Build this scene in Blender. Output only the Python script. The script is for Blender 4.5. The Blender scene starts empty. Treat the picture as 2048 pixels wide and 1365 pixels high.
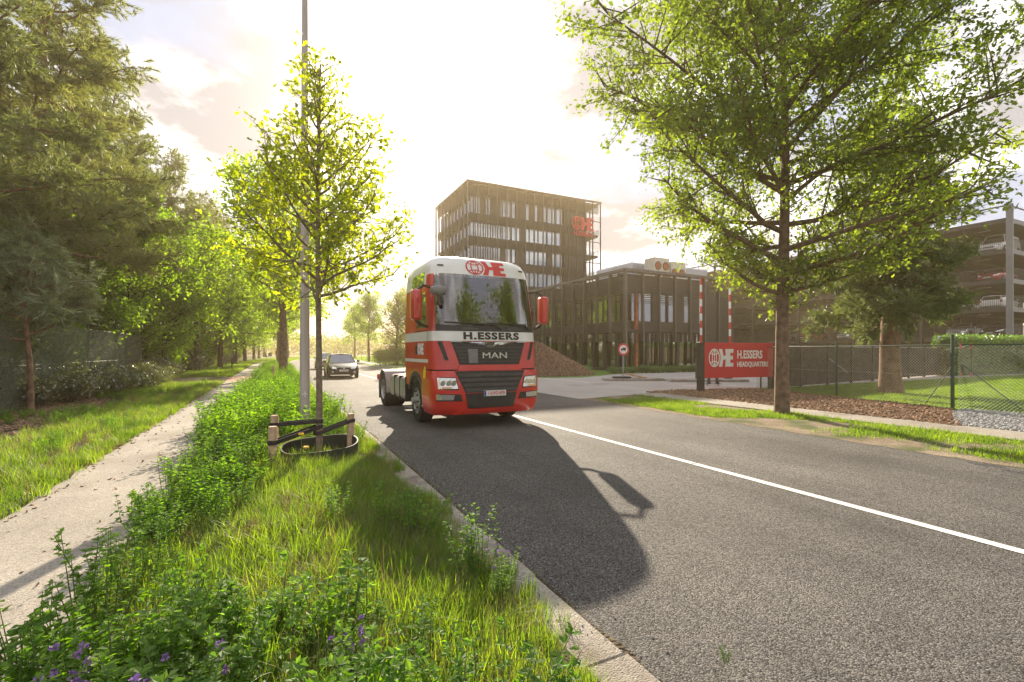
import bpy, math, random
import numpy as np
from mathutils import Vector, Matrix, Euler

S = bpy.context.scene
COL = S.collection
rad = math.radians

# ------------------------------------------------------------------ camera
# world frame: +y runs along the road, +x across it to the right, z up
cam_d = bpy.data.cameras.new("camera")
cam = bpy.data.objects.new("camera", cam_d)
COL.objects.link(cam)
cam_d.sensor_width = 36.0
cam_d.lens = 16.7
cam_d.shift_y = 0.010
cam_d.clip_start = 0.05
cam_d.clip_end = 6000
YAW = math.atan2(0.447, 0.894)
cam.location = (0, 0, 1.65)
cam.rotation_euler = (rad(90), 0, -YAW)
S.camera = cam

# ------------------------------------------------------------------ light and sky
SUN = Vector((0.352, 0.940, 0.464)).normalized()      # towards the sun
SUN_EL = math.asin(SUN.z)
SUN_AZ = math.atan2(SUN.x, SUN.y)
sd = bpy.data.lights.new("sun", 'SUN')
sd.energy = 3.6
sd.angle = rad(0.5)
sd.color = (1.0, 0.86, 0.66)
so = bpy.data.objects.new("sun", sd)
COL.objects.link(so)
so.rotation_euler = SUN.to_track_quat('Z', 'Y').to_euler()

W = bpy.data.worlds.new("World")
S.world = W
W.use_nodes = True
wt = W.node_tree
wt.nodes.clear()


def N(t, typ, **kw):
    n = t.nodes.new(typ)
    for k, v in kw.items():
        if k.startswith('i_'):
            n.inputs[k[2:].replace('_', ' ')].default_value = v
        else:
            setattr(n, k, v)
    return n


def L(t, a, ao, b, bi):
    t.links.new(a.outputs[ao], b.inputs[bi])


def math_node(t, op, a, b=None, clamp=False):
    n = t.nodes.new('ShaderNodeMath')
    n.operation = op
    n.use_clamp = clamp
    for i, v in enumerate((a, b)):
        if v is None:
            continue
        if isinstance(v, (int, float)):
            n.inputs[i].default_value = v
        else:
            t.links.new(v, n.inputs[i])
    return n.outputs[0]


def ramp(t, fac, stops):
    n = t.nodes.new('ShaderNodeValToRGB')
    el = n.color_ramp.elements
    while len(el) < len(stops):
        el.new(0.5)
    for e, (p, c) in zip(el, stops):
        e.position = p
        e.color = (c[0], c[1], c[2], 1) if len(c) == 3 else c
    if fac is not None:
        t.links.new(fac, n.inputs[0])
    return n.outputs[0]


def mixc(t, fac, a, b, blend='MIX'):
    n = t.nodes.new('ShaderNodeMix')
    n.data_type = 'RGBA'
    n.blend_type = blend
    for s, v in ((0, fac), (6, a), (7, b)):
        if isinstance(v, (int, float)):
            n.inputs[s].default_value = v
        elif isinstance(v, tuple):
            n.inputs[s].default_value = (v[0], v[1], v[2], 1)
        else:
            t.links.new(v, n.inputs[s])
    return n.outputs[2]


sky = N(wt, 'ShaderNodeTexSky', sky_type='NISHITA')
sky.sun_disc = False
sky.sun_elevation = SUN_EL
sky.sun_rotation = SUN_AZ
sky.altitude = 0
sky.air_density = 1.0
sky.dust_density = 1.5
tc = N(wt, 'ShaderNodeTexCoord')
sep = N(wt, 'ShaderNodeSeparateXYZ')
L(wt, tc, 'Generated', sep, 0)
zz = math_node(wt, 'ADD', math_node(wt, 'MAXIMUM', sep.outputs[2], 0.0), 0.16)
cx = math_node(wt, 'DIVIDE', sep.outputs[0], zz)
cy = math_node(wt, 'DIVIDE', sep.outputs[1], zz)
cmb = N(wt, 'ShaderNodeCombineXYZ')
wt.links.new(cx, cmb.inputs[0])
wt.links.new(cy, cmb.inputs[1])
shift = N(wt, 'ShaderNodeVectorMath', operation='ADD')
L(wt, cmb, 0, shift, 0)
shift.inputs[1].default_value = (1.7, 0.6, 0)
cmb = shift
n1 = N(wt, 'ShaderNodeTexNoise', i_Scale=0.95, i_Detail=9.0, i_Roughness=0.56, i_Distortion=0.25)
L(wt, cmb, 0, n1, 'Vector')
mp = N(wt, 'ShaderNodeMapping')
mp.inputs['Location'].default_value = (3.1, -1.7, 0.4)
L(wt, cmb, 0, mp, 0)
n2 = N(wt, 'ShaderNodeTexNoise', i_Scale=1.7, i_Detail=9.0, i_Roughness=0.6)
L(wt, mp, 0, n2, 'Vector')
cover = ramp(wt, n1.outputs[0], [(0.45, (0, 0, 0)), (0.525, (1, 1, 1))])
shade = ramp(wt, n2.outputs[0], [(0.44, (1.6, 1.54, 1.62)), (0.60, (4.5, 4.45, 4.45))])
# brightness of the cloud round the sun (clouds lit from behind)
nrm = N(wt, 'ShaderNodeVectorMath', operation='DOT_PRODUCT')
GLOW = Vector((0.245, 1.0, 0.53)).normalized()
L(wt, tc, 'Generated', nrm, 0)
nrm.inputs[1].default_value = GLOW
dp = math_node(wt, 'MAXIMUM', nrm.outputs['Value'], 0.0)
g1 = math_node(wt, 'MULTIPLY', math_node(wt, 'POWER', dp, 40.0), 1.5)
g2 = math_node(wt, 'MULTIPLY', math_node(wt, 'POWER', dp, 110.0), 7.0)
gl = math_node(wt, 'ADD', g1, g2)
glc = mixc(wt, 1.0, (1.0, 0.84, 0.58), gl, 'MULTIPLY')
skyl = mixc(wt, 0.97, sky.outputs[0], (1.55, 1.72, 2.25))
cl = mixc(wt, cover, skyl, shade)
tot = mixc(wt, 1.0, cl, glc, 'ADD')
bg = N(wt, 'ShaderNodeBackground')
wt.links.new(tot, bg.inputs[0])
bg.inputs[1].default_value = 0.115
wo = N(wt, 'ShaderNodeOutputWorld')
L(wt, bg, 0, wo, 0)

S.view_settings.view_transform = 'Standard'
S.view_settings.look = 'None'
S.view_settings.gamma = 1.0
S.view_settings.use_curve_mapping = False
S.view_settings.exposure = 1.82
S.render.engine = 'CYCLES'
S.cycles.use_denoising = True
S.cycles.max_bounces = 6
S.cycles.diffuse_bounces = 3
S.cycles.glossy_bounces = 3
S.cycles.transmission_bounces = 4
S.cycles.transparent_max_bounces = 8
S.cycles.volume_bounces = 0
S.cycles.sample_clamp_indirect = 6.0
S.cycles.use_adaptive_sampling = True

# ------------------------------------------------------------------ materials
MATS = {}


def new_mat(name):
    m = bpy.data.materials.new(name)
    m.use_nodes = True
    MATS[name] = m
    t = m.node_tree
    return m, t, t.nodes['Principled BSDF']


def mat(name, col, rough=0.6, metal=0.0, var=0.12, scale=6.0, bump=0.0, bscale=40.0, coat=0.0, spec=0.5, rnd=0.0):
    m, t, p = new_mat(name)
    p.inputs['Roughness'].default_value = rough
    p.inputs['Metallic'].default_value = metal
    p.inputs['Coat Weight'].default_value = coat
    p.inputs['Coat Roughness'].default_value = 0.05
    p.inputs['Specular IOR Level'].default_value = spec
    g = N(t, 'ShaderNodeNewGeometry')
    n = N(t, 'ShaderNodeTexNoise', i_Scale=scale, i_Detail=5.0)
    L(t, g, 'Position', n, 'Vector')
    a = tuple(max(0, c * (1 - var)) for c in col)
    b = tuple(min(1, c * (1 + var)) for c in col)
    out = ramp(t, n.outputs[0], [(0.35, a), (0.65, b)])
    if rnd:
        oi = N(t, 'ShaderNodeObjectInfo')
        r = ramp(t, oi.outputs['Random'], [(0, (1 - rnd,) * 3), (1, (1 + rnd,) * 3)])
        out = mixc(t, 1.0, out, r, 'MULTIPLY')
    t.links.new(out, p.inputs['Base Color'])
    if bump:
        nb = N(t, 'ShaderNodeTexNoise', i_Scale=bscale, i_Detail=4.0)
        L(t, g, 'Position', nb, 'Vector')
        bp = N(t, 'ShaderNodeBump', i_Strength=bump, i_Distance=0.02)
        L(t, nb, 0, bp, 'Height')
        L(t, bp, 0, p, 'Normal')
    return m


def leaf_mat(name, dark, light, trans, rough=0.45, tw=0.45, clump=0.8, gloss=0.06):
    m, t, p = new_mat(name)
    t.nodes.remove(p)
    out = t.nodes['Material Output']
    g = N(t, 'ShaderNodeNewGeometry')
    n = N(t, 'ShaderNodeTexNoise', i_Scale=clump, i_Detail=3.0)
    L(t, g, 'Position', n, 'Vector')
    base = ramp(t, n.outputs[0], [(0.3, dark), (0.7, light)])
    rr = ramp(t, g.outputs['Random Per Island'], [(0, (0.6, 0.66, 0.6)), (0.6, (1.05, 1.0, 1.0)), (0.95, (1.25, 1.2, 1.0)), (1.0, (1.4, 1.15, 0.9))])
    col = mixc(t, 1.0, base, rr, 'MULTIPLY')
    oi = N(t, 'ShaderNodeObjectInfo')
    r2 = ramp(t, oi.outputs['Random'], [(0, (0.75, 0.8, 0.8)), (1, (1.25, 1.15, 1.1))])
    col = mixc(t, 1.0, col, r2, 'MULTIPLY')
    d = N(t, 'ShaderNodeBsdfDiffuse')
    t.links.new(col, d.inputs[0])
    tr = N(t, 'ShaderNodeBsdfTranslucent')
    tcn = mixc(t, 1.0, col, trans, 'MULTIPLY')
    t.links.new(tcn, tr.inputs[0])
    mx = N(t, 'ShaderNodeMixShader')
    mx.inputs[0].default_value = tw
    L(t, d, 0, mx, 1)
    L(t, tr, 0, mx, 2)
    gs = N(t, 'ShaderNodeBsdfGlossy', i_Roughness=rough)
    mx2 = N(t, 'ShaderNodeMixShader')
    mx2.inputs[0].default_value = gloss
    L(t, mx, 0, mx2, 1)
    L(t, gs, 0, mx2, 2)
    L(t, mx2, 0, out, 0)
    return m


def glass_mat(name, tint, refl=0.25, rough=0.02, gcol=(1, 1, 1)):
    m, t, p = new_mat(name)
    t.nodes.remove(p)
    out = t.nodes['Material Output']
    tr = N(t, 'ShaderNodeBsdfTransparent')
    tr.inputs[0].default_value = (*tint, 1)
    gs = N(t, 'ShaderNodeBsdfGlossy', i_Roughness=rough)
    gs.inputs[0].default_value = (*gcol, 1)
    lw = N(t, 'ShaderNodeLayerWeight', i_Blend=0.3)
    f = math_node(t, 'ADD', math_node(t, 'MULTIPLY', lw.outputs['Fresnel'], 0.6), refl, clamp=True)
    mx = N(t, 'ShaderNodeMixShader')
    t.links.new(f, mx.inputs[0])
    L(t, tr, 0, mx, 1)
    L(t, gs, 0, mx, 2)
    L(t, mx, 0, out, 0)
    return m


def ground_mat(name, cols, scale, rough=0.9, bump=0.5, bscale=60.0, bdist=0.02, speck=None, speck_scale=120.0, spec=0.3, dirt=None, tracks=None):
    """layered noise colours + fine grain + bump"""
    m, t, p = new_mat(name)
    p.inputs['Roughness'].default_value = rough
    p.inputs['Specular IOR Level'].default_value = spec
    g = N(t, 'ShaderNodeNewGeometry')
    n = N(t, 'ShaderNodeTexNoise', i_Scale=scale, i_Detail=8.0, i_Roughness=0.6)
    L(t, g, 'Position', n, 'Vector')
    k = len(cols)
    c = ramp(t, n.outputs[0], [(0.3 + 0.4 * i / (k - 1), cc) for i, cc in enumerate(cols)])
    h = None
    if speck:
        v = N(t, 'ShaderNodeTexVoronoi', i_Scale=speck_scale)
        L(t, g, 'Position', v, 'Vector')
        sp = N(t, 'ShaderNodeSeparateColor')
        L(t, v, 'Color', sp, 0)
        lo, hi = speck
        s = ramp(t, sp.outputs[0], [(0.0, (lo,) * 3), (0.55, (1, 1, 1)), (1.0, (hi,) * 3)])
        c = mixc(t, 1.0, c, s, 'MULTIPLY')
        h = v.outputs['Distance']
    if dirt:
        dcol, dsc, lo, hi = dirt
        nd = N(t, 'ShaderNodeTexNoise', i_Scale=dsc, i_Detail=6.0)
        L(t, g, 'Position', nd, 'Vector')
        f = ramp(t, nd.outputs[0], [(lo, (0, 0, 0)), (hi, (1, 1, 1))])
        c = mixc(t, f, c, dcol)
    if tracks:
        mpn = N(t, 'ShaderNodeMapping')
        mpn.inputs['Scale'].default_value = (1.3, 0.035, 1.0)
        L(t, g, 'Position', mpn, 0)
        nt = N(t, 'ShaderNodeTexNoise', i_Scale=1.0, i_Detail=4.0)
        L(t, mpn, 0, nt, 'Vector')
        tr_ = ramp(t, nt.outputs[0], [(0.32, (tracks[0],) * 3), (0.68, (tracks[1],) * 3)])
        c = mixc(t, 1.0, c, tr_, 'MULTIPLY')
        nt2 = N(t, 'ShaderNodeTexNoise', i_Scale=0.55, i_Detail=7.0, i_Roughness=0.7)
        L(t, g, 'Position', nt2, 'Vector')
        st2 = ramp(t, nt2.outputs[0], [(0.3, (0.78,) * 3), (0.45, (1.0,) * 3), (0.7, (1.1,) * 3)])
        c = mixc(t, 1.0, c, st2, 'MULTIPLY')
    t.links.new(c, p.inputs['Base Color'])
    nb = N(t, 'ShaderNodeTexNoise', i_Scale=bscale, i_Detail=6.0, i_Roughness=0.7)
    L(t, g, 'Position', nb, 'Vector')
    hh = nb.outputs[0]
    if h is not None:
        hh = math_node(t, 'ADD', math_node(t, 'MULTIPLY', h, -1.0), math_node(t, 'MULTIPLY', nb.outputs[0], 0.6))
    bp = N(t, 'ShaderNodeBump', i_Strength=bump, i_Distance=bdist)
    t.links.new(hh, bp.inputs['Height'])
    L(t, bp, 0, p, 'Normal')
    return m


M = MATS
ground_mat('asphalt', [(0.075, 0.07, 0.064), (0.10, 0.093, 0.086), (0.122, 0.114, 0.104)], 0.35, rough=0.8, bump=0.6, bscale=180, bdist=0.012, speck=(0.25, 2.1), speck_scale=105, spec=0.2, tracks=(0.82, 1.16))
ground_mat('path_concrete', [(0.25, 0.22, 0.185), (0.32, 0.285, 0.24), (0.38, 0.34, 0.29)], 0.8, rough=0.85, bump=0.5, bscale=150, bdist=0.006, speck=(0.62, 1.3), speck_scale=110, dirt=((0.17, 0.14, 0.11), 0.9, 0.56, 0.8))
ground_mat('kerb_concrete', [(0.30, 0.27, 0.23), (0.40, 0.365, 0.32)], 1.6, rough=0.9, bump=0.6, bscale=90, bdist=0.01, speck=(0.7, 1.25), speck_scale=90, dirt=((0.15, 0.12, 0.09), 2.2, 0.52, 0.75))
ground_mat('drive_concrete', [(0.33, 0.30, 0.265), (0.42, 0.385, 0.34)], 0.4, rough=0.85, bump=0.3, bscale=60, bdist=0.006, dirt=((0.24, 0.2, 0.16), 0.5, 0.55, 0.8))
ground_mat('soil', [(0.07, 0.05, 0.03), (0.11, 0.085, 0.05), (0.09, 0.10, 0.03)], 1.2, rough=1.0, bump=1.0, bscale=25, bdist=0.05, speck=(0.6, 1.4), speck_scale=40)
ground_mat('bare_dirt', [(0.20, 0.145, 0.095), (0.28, 0.215, 0.15), (0.36, 0.285, 0.21)], 0.9, rough=1.0, bump=0.8, bscale=30, bdist=0.03, speck=(0.6, 1.35), speck_scale=60, dirt=((0.10, 0.12, 0.04), 1.4, 0.46, 0.62))
ground_mat('lawn_ground', [(0.09, 0.17, 0.025), (0.14, 0.25, 0.04), (0.12, 0.2, 0.03)], 0.6, rough=1.0, bump=1.0, bscale=60, bdist=0.03, speck=(0.6, 1.4), speck_scale=45)
ground_mat('field', [(0.12, 0.17, 0.04), (0.18, 0.22, 0.06), (0.15, 0.14, 0.06)], 0.25, rough=1.0, bump=1.0, bscale=8, bdist=0.1, speck=(0.7, 1.3), speck_scale=12)
ground_mat('mulch_soil', [(0.10, 0.055, 0.032), (0.16, 0.09, 0.055), (0.22, 0.135, 0.085)], 3.0, rough=1.0, bump=1.0, bscale=40, bdist=0.05, speck=(0.45, 1.8), speck_scale=28)
ground_mat('gravel_bed', [(0.17, 0.17, 0.185), (0.26, 0.26, 0.27)], 2.0, rough=1.0, bump=1.0, bscale=40, bdist=0.04, speck=(0.5, 1.6), speck_scale=30)
ground_mat('leaf_litter', [(0.13, 0.08, 0.05), (0.22, 0.145, 0.1), (0.10, 0.09, 0.04)], 2.0, rough=1.0, bump=1.0, bscale=30, bdist=0.05, speck=(0.5, 1.7), speck_scale=25)
ground_mat('brick_red', [(0.36, 0.2, 0.15), (0.42, 0.26, 0.2)], 1.0, rough=0.9, bump=0.4, bscale=50)
ground_mat('road_paint', [(0.62, 0.6, 0.56), (0.8, 0.78, 0.74)], 5.0, rough=0.7, bump=0.5, bscale=160, bdist=0.006, speck=(0.75, 1.12), speck_scale=75)
mat('paint_red', (0.58, 0.027, 0.018), 0.34, 0, 0.14, 1.6, coat=0.6)
mat('paint_red_dull', (0.45, 0.04, 0.03), 0.5, 0, 0.1, 3.0)
mat('paint_white', (0.78, 0.76, 0.72), 0.3, 0, 0.04, 2.0, coat=0.5)
mat('paint_black', (0.010, 0.010, 0.012), 0.3, 0, 0.1, 3.0, coat=0.25, spec=0.35)
mat('paint_grey', (0.30, 0.30, 0.31), 0.35, 0.3, 0.08, 3.0, coat=0.4)
mat('paint_silver', (0.55, 0.54, 0.52), 0.35, 0.5, 0.06, 3.0, coat=0.4)
mat('paint_blue', (0.05, 0.08, 0.16), 0.3, 0.0, 0.06, 3.0, coat=0.5)
mat('black_plastic', (0.028, 0.026, 0.025), 0.5, 0, 0.25, 8.0)
mat('dark_grey', (0.06, 0.056, 0.053), 0.55, 0, 0.2, 6.0)
mat('grey_plastic', (0.20, 0.195, 0.19), 0.5, 0, 0.12, 6.0)
mat('chrome', (0.75, 0.75, 0.75), 0.12, 1.0, 0.05, 6.0)
mat('aluminium', (0.60, 0.58, 0.55), 0.38, 0.85, 0.12, 5.0, bump=0.05)
mat('tank_metal', (0.42, 0.40, 0.38), 0.42, 0.5, 0.18, 4.0)
mat('rubber', (0.022, 0.021, 0.02), 0.85, 0, 0.3, 15.0, bump=0.3, bscale=80)
mat('rim_steel', (0.42, 0.41, 0.40), 0.4, 0.7, 0.2, 9.0)
mat('letter_black', (0.03, 0.022, 0.02), 0.5)
mat('letter_white', (0.82, 0.82, 0.82), 0.5, var=0.02)
mat('logo_red', (0.62, 0.035, 0.04), 0.5, var=0.05)
mat('sign_red', (0.60, 0.010, 0.026), 0.45, var=0.05, scale=1.0)
mat('plate_white', (0.75, 0.74, 0.70), 0.4, var=0.03)
mat('plate_blue', (0.03, 0.06, 0.35), 0.4)
mat('yellow', (0.75, 0.6, 0.03), 0.5)
mat('flag_red', (0.7, 0.06, 0.05), 0.6)
mat('seat_cloth', (0.05, 0.045, 0.045), 0.9)
mat('paper', (0.75, 0.74, 0.70), 0.7)
mat('hi_vis', (0.55, 0.68, 0.08), 0.7)
m, t, p = new_mat('lamp_glass')
p.inputs['Base Color'].default_value = (0.78, 0.76, 0.72, 1)
p.inputs['Metallic'].default_value = 0.75
p.inputs['Roughness'].default_value = 0.14
p.inputs['Coat Weight'].default_value = 1.0
mat('lamp_amber', (0.75, 0.3, 0.06), 0.3)
mat('lamp_red', (0.5, 0.02, 0.02), 0.3)
glass_mat('wind_glass', (0.36, 0.36, 0.36), 0.15)
glass_mat('side_glass', (0.12, 0.11, 0.1), 0.18)
glass_mat('car_glass', (0.10, 0.11, 0.12), 0.28)
mat('facade_brown', (0.056, 0.044, 0.037), 0.45, 0.25, 0.15, 0.6)
mat('fin_brown', (0.115, 0.092, 0.08), 0.4, 0.35, 0.12, 0.8)
mat('slat_brown', (0.066, 0.052, 0.044), 0.5, 0.2, 0.15, 0.8)
mat('soffit_brown', (0.062, 0.051, 0.045), 0.6, 0, 0.15, 0.8)
mat('corten', (0.38, 0.12, 0.045), 0.8, 0, 0.25, 4.0)
mat('interior_dark', (0.05, 0.045, 0.04), 0.9, 0, 0.3, 0.7)
mat('white_wall', (0.62, 0.60, 0.57), 0.8, 0, 0.05, 0.5)
glass_mat('window_glass', (0.16, 0.16, 0.15), 0.30, 0.015, (0.86, 0.93, 1.0))
glass_mat('ground_glass', (0.26, 0.30, 0.26), 0.26, 0.01, (0.85, 0.95, 0.88))
mat('screen_metal', (0.60, 0.60, 0.64), 0.35, 0.6, 0.08, 0.7)
mat('hvac_cream', (0.62, 0.56, 0.46), 0.6)
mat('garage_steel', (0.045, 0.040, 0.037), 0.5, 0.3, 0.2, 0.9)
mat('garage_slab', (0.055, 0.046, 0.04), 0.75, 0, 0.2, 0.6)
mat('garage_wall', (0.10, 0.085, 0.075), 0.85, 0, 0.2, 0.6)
mat('post_steel', (0.20, 0.20, 0.205), 0.5, 0.4, 0.12, 1.0)
mat('galvanised', (0.38, 0.385, 0.38), 0.45, 0.6, 0.12, 3.0)
mat('post_green', (0.035, 0.075, 0.05), 0.5, 0, 0.15, 5.0)
mat('wire_green', (0.15, 0.17, 0.125), 0.5, 0.2, 0.15, 5.0)
mat('wire_grey', (0.42, 0.40, 0.33), 0.5, 0.4, 0.15, 5.0)
mat('screen_cloth', (0.042, 0.033, 0.03), 0.9, 0, 0.3, 1.5, bump=0.3, bscale=12)
mat('sign_black', (0.025, 0.022, 0.022), 0.5)
mat('lamp_post', (0.42, 0.36, 0.32), 0.5, 0.35, 0.1, 1.5)
mat('bark_brown', (0.16, 0.105, 0.07), 0.95, 0, 0.35, 7.0, bump=1.0, bscale=22)
mat('bark_dark', (0.095, 0.068, 0.05), 0.95, 0, 0.35, 7.0, bump=1.0, bscale=18)
mat('bark_pine', (0.20, 0.115, 0.075), 0.95, 0, 0.35, 5.0, bump=1.0, bscale=14)
mat('bark_grey', (0.22, 0.17, 0.12), 0.9, 0, 0.25, 14.0, bump=0.7, bscale=40)
mat('stake_wood', (0.46, 0.31, 0.19), 0.85, 0, 0.25, 9.0, bump=0.6, bscale=25)
mat('strap_black', (0.022, 0.018, 0.018), 0.7, 0, 0.2, 20.0)
mat('water_ring', (0.018, 0.026, 0.020), 0.45, 0, 0.25, 6.0)
mat('stem_green', (0.10, 0.14, 0.03), 0.7)
mat('flower_purple', (0.30, 0.16, 0.42), 0.7, 0, 0.25, 30)
mat('flower_yellow', (0.8, 0.45, 0.02), 0.7)
mat('chip_wood', (0.27, 0.165, 0.10), 0.9, 0, 0.5, 14.0, rnd=0.3)
mat('stone_grey', (0.30, 0.295, 0.29), 0.85, 0, 0.4, 20.0)
mat('rock_dark', (0.12, 0.12, 0.125), 0.9, 0, 0.3, 6.0, bump=0.6)
mat('barrier_red', (0.6, 0.03, 0.03), 0.5)
mat('denim', (0.05, 0.07, 0.13), 0.9)
mat('jacket', (0.08, 0.08, 0.09), 0.9)
mat('skin', (0.5, 0.3, 0.22), 0.6)
mat('hair', (0.05, 0.03, 0.02), 0.8)
mat('shoe', (0.03, 0.03, 0.03), 0.7)
leaf_mat('leaf_oak', (0.08, 0.11, 0.018), (0.14, 0.17, 0.032), (2.4, 2.8, 0.9), tw=0.62, clump=0.5)
leaf_mat('leaf_young', (0.125, 0.165, 0.018), (0.18, 0.215, 0.025), (3.2, 3.1, 0.5), tw=0.66, clump=1.2)
leaf_mat('leaf_broad', (0.085, 0.135, 0.018), (0.165, 0.23, 0.03), (2.8, 3.1, 0.6), tw=0.68, clump=0.35)
leaf_mat('leaf_dull', (0.10, 0.13, 0.03), (0.17, 0.195, 0.05), (2.2, 2.3, 0.9), tw=0.55, clump=0.35)
leaf_mat('needle', (0.14, 0.17, 0.066), (0.20, 0.225, 0.09), (1.8, 1.9, 0.9), tw=0.45, clump=0.4, gloss=0.08)
leaf_mat('needle_blue', (0.20, 0.26, 0.13), (0.32, 0.37, 0.20), (1.4, 1.4, 1.0), tw=0.4, clump=0.8, gloss=0.10)
leaf_mat('leaf_bramble', (0.10, 0.12, 0.045), (0.18, 0.19, 0.08), (1.6, 1.8, 0.8), tw=0.4, clump=2.0, rough=0.3, gloss=0.16)
leaf_mat('leaf_hedge', (0.06, 0.13, 0.02), (0.11, 0.2, 0.03), (2.0, 2.2, 0.7), tw=0.45, clump=1.5, rough=0.3, gloss=0.10)
leaf_mat('leaf_herb', (0.075, 0.15, 0.018), (0.14, 0.235, 0.032), (2.6, 3.0, 0.6), tw=0.58, clump=2.5, rough=0.55, gloss=0.03)
leaf_mat('grass', (0.07, 0.13, 0.015), (0.145, 0.215, 0.03), (2.6, 2.7, 0.6), tw=0.6, clump=1.5, rough=0.5, gloss=0.04)
leaf_mat('dry_grass', (0.22, 0.17, 0.07), (0.33, 0.26, 0.12), (1.3, 1.2, 0.8), tw=0.35, clump=2.0)

# ------------------------------------------------------------------ mesh helpers
class MB:
    def __init__(s):
        s.v, s.f = [], []

    def add(s, vs, fs, xf=None):
        o = len(s.v)
        if xf is not None:
            vs = [tuple(xf @ Vector(v)) for v in vs]
        s.v += [tuple(v) for v in vs]
        s.f += [tuple(i + o for i in f) for f in fs]
        return s

    def box(s, x0, x1, y0, y1, z0, z1, xf=None):
        vs = [(x0, y0, z0), (x1, y0, z0), (x1, y1, z0), (x0, y1, z0), (x0, y0, z1), (x1, y0, z1), (x1, y1, z1), (x0, y1, z1)]
        fs = [(0, 3, 2, 1), (4, 5, 6, 7), (0, 1, 5, 4), (1, 2, 6, 5), (2, 3, 7, 6), (3, 0, 4, 7)]
        return s.add(vs, fs, xf)

    def bbox(s, x0, x1, y0, y1, z0, z1, b=0.02, xf=None):
        """box with chamfered edges"""
        xs, ys, zs = (x0, x1), (y0, y1), (z0, z1)
        vs, idx = [], {}
        for i in (0, 1):
            for j in (0, 1):
                for k in (0, 1):
                    p = [xs[i], ys[j], zs[k]]
                    sg = [1 - 2 * i, 1 - 2 * j, 1 - 2 * k]
                    for a in range(3):
                        q = [p[c] + (sg[c] * b if c != a else 0) for c in range(3)]
                        idx[(i, j, k, a)] = len(vs)
                        vs.append(q)
        fs = []
        for a in range(3):
            o = [c for c in range(3) if c != a]
            for val in (0, 1):
                loop = []
                for u, w in ((0, 0), (1, 0), (1, 1), (0, 1)):
                    key = [0, 0, 0]
                    key[a] = val
                    key[o[0]] = u
                    key[o[1]] = w
                    loop.append(idx[(*key, a)])
                if (val == 0) != (a == 1):
                    loop = loop[::-1]
                fs.append(tuple(loop))
        for a in range(3):
            o = [c for c in range(3) if c != a]
            for u in (0, 1):
                for w in (0, 1):
                    k0, k1 = [0, 0, 0], [0, 0, 0]
                    k1[a] = 1
                    for kk in (k0, k1):
                        kk[o[0]] = u
                        kk[o[1]] = w
                    fs.append((idx[(*k0, o[0])], idx[(*k1, o[0])], idx[(*k1, o[1])], idx[(*k0, o[1])]))
        for i in (0, 1):
            for j in (0, 1):
                for k in (0, 1):
                    fs.append((idx[(i, j, k, 0)], idx[(i, j, k, 1)], idx[(i, j, k, 2)]))
        return s.add(vs, fs, xf)

    def tube(s, pts, rs, n=8, cap=True):
        pts = [Vector(p) for p in pts]
        if isinstance(rs, (int, float)):
            rs = [rs] * len(pts)
        o = len(s.v)
        up = Vector((0, 0, 1))
        pa = None
        for i, p in enumerate(pts):
            d = (pts[min(i + 1, len(pts) - 1)] - pts[max(i - 1, 0)]).normalized()
            a = d.cross(up)
            if a.length < 0.05:
                a = d.cross(Vector((1, 0, 0)))
            a.normalize()
            if pa is not None:
                a2 = (pa - d * pa.dot(d))
                if a2.length > 1e-4:
                    a = a2.normalized()
            pa = a
            b = d.cross(a)
            for k in range(n):
                t = 2 * math.pi * k / n
                s.v.append(tuple(p + (a * math.cos(t) + b * math.sin(t)) * rs[i]))
        for i in range(len(pts) - 1):
            for k in range(n):
                k2 = (k + 1) % n
                s.f.append((o + i * n + k, o + i * n + k2, o + (i + 1) * n + k2, o + (i + 1) * n + k))
        if cap:
            s.f.append(tuple(o + k for k in range(n))[::-1])
            e = o + (len(pts) - 1) * n
            s.f.append(tuple(e + k for k in range(n)))
        return s

    def lathe(s, prof, n=24, axis='z', c=(0, 0, 0), close=False):
        """prof: list of (radius, height)"""
        o = len(s.v)
        for r, h in prof:
            for k in range(n):
                t = 2 * math.pi * k / n
                a, b = r * math.cos(t), r * math.sin(t)
                p = (a, b, h) if axis == 'z' else ((h, a, b) if axis == 'x' else (a, h, b))
                s.v.append((p[0] + c[0], p[1] + c[1], p[2] + c[2]))
        m_ = len(prof)
        for i in range(m_ if close else m_ - 1):
            for k in range(n):
                k2, i2 = (k + 1) % n, (i + 1) % m_
                s.f.append((o + i * n + k, o + i * n + k2, o + i2 * n + k2, o + i2 * n + k))
        return s

    def disc(s, c, r, axis='y', n=24, th=0.02, ry=None):
        vs = []
        for d in (0, th):
            for k in range(n):
                t = 2 * math.pi * k / n
                a, b = r * math.cos(t), (ry or r) * math.sin(t)
                vs.append((c[0] + a, c[1] + d, c[2] + b) if axis == 'y' else ((c[0] + a, c[1] + b, c[2] + d) if axis == 'z' else (c[0] + d, c[1] + a, c[2] + b)))
        fs = [tuple(range(n)), tuple(range(2 * n - 1, n - 1, -1))]
        fs += [(k, (k + 1) % n + 0, n + (k + 1) % n, n + k) for k in range(n)]
        return s.add(vs, fs)

    def prism(s, poly, y0, y1, xf=None):
        """polygon in x,z extruded along y"""
        n = len(poly)
        vs = [(x, y0, z) for x, z in poly] + [(x, y1, z) for x, z in poly]
        fs = [tuple(range(n)), tuple(range(2 * n - 1, n - 1, -1))]
        fs += [(k, n + k, n + (k + 1) % n, (k + 1) % n) for k in range(n)]
        return s.add(vs, fs, xf)

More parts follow.
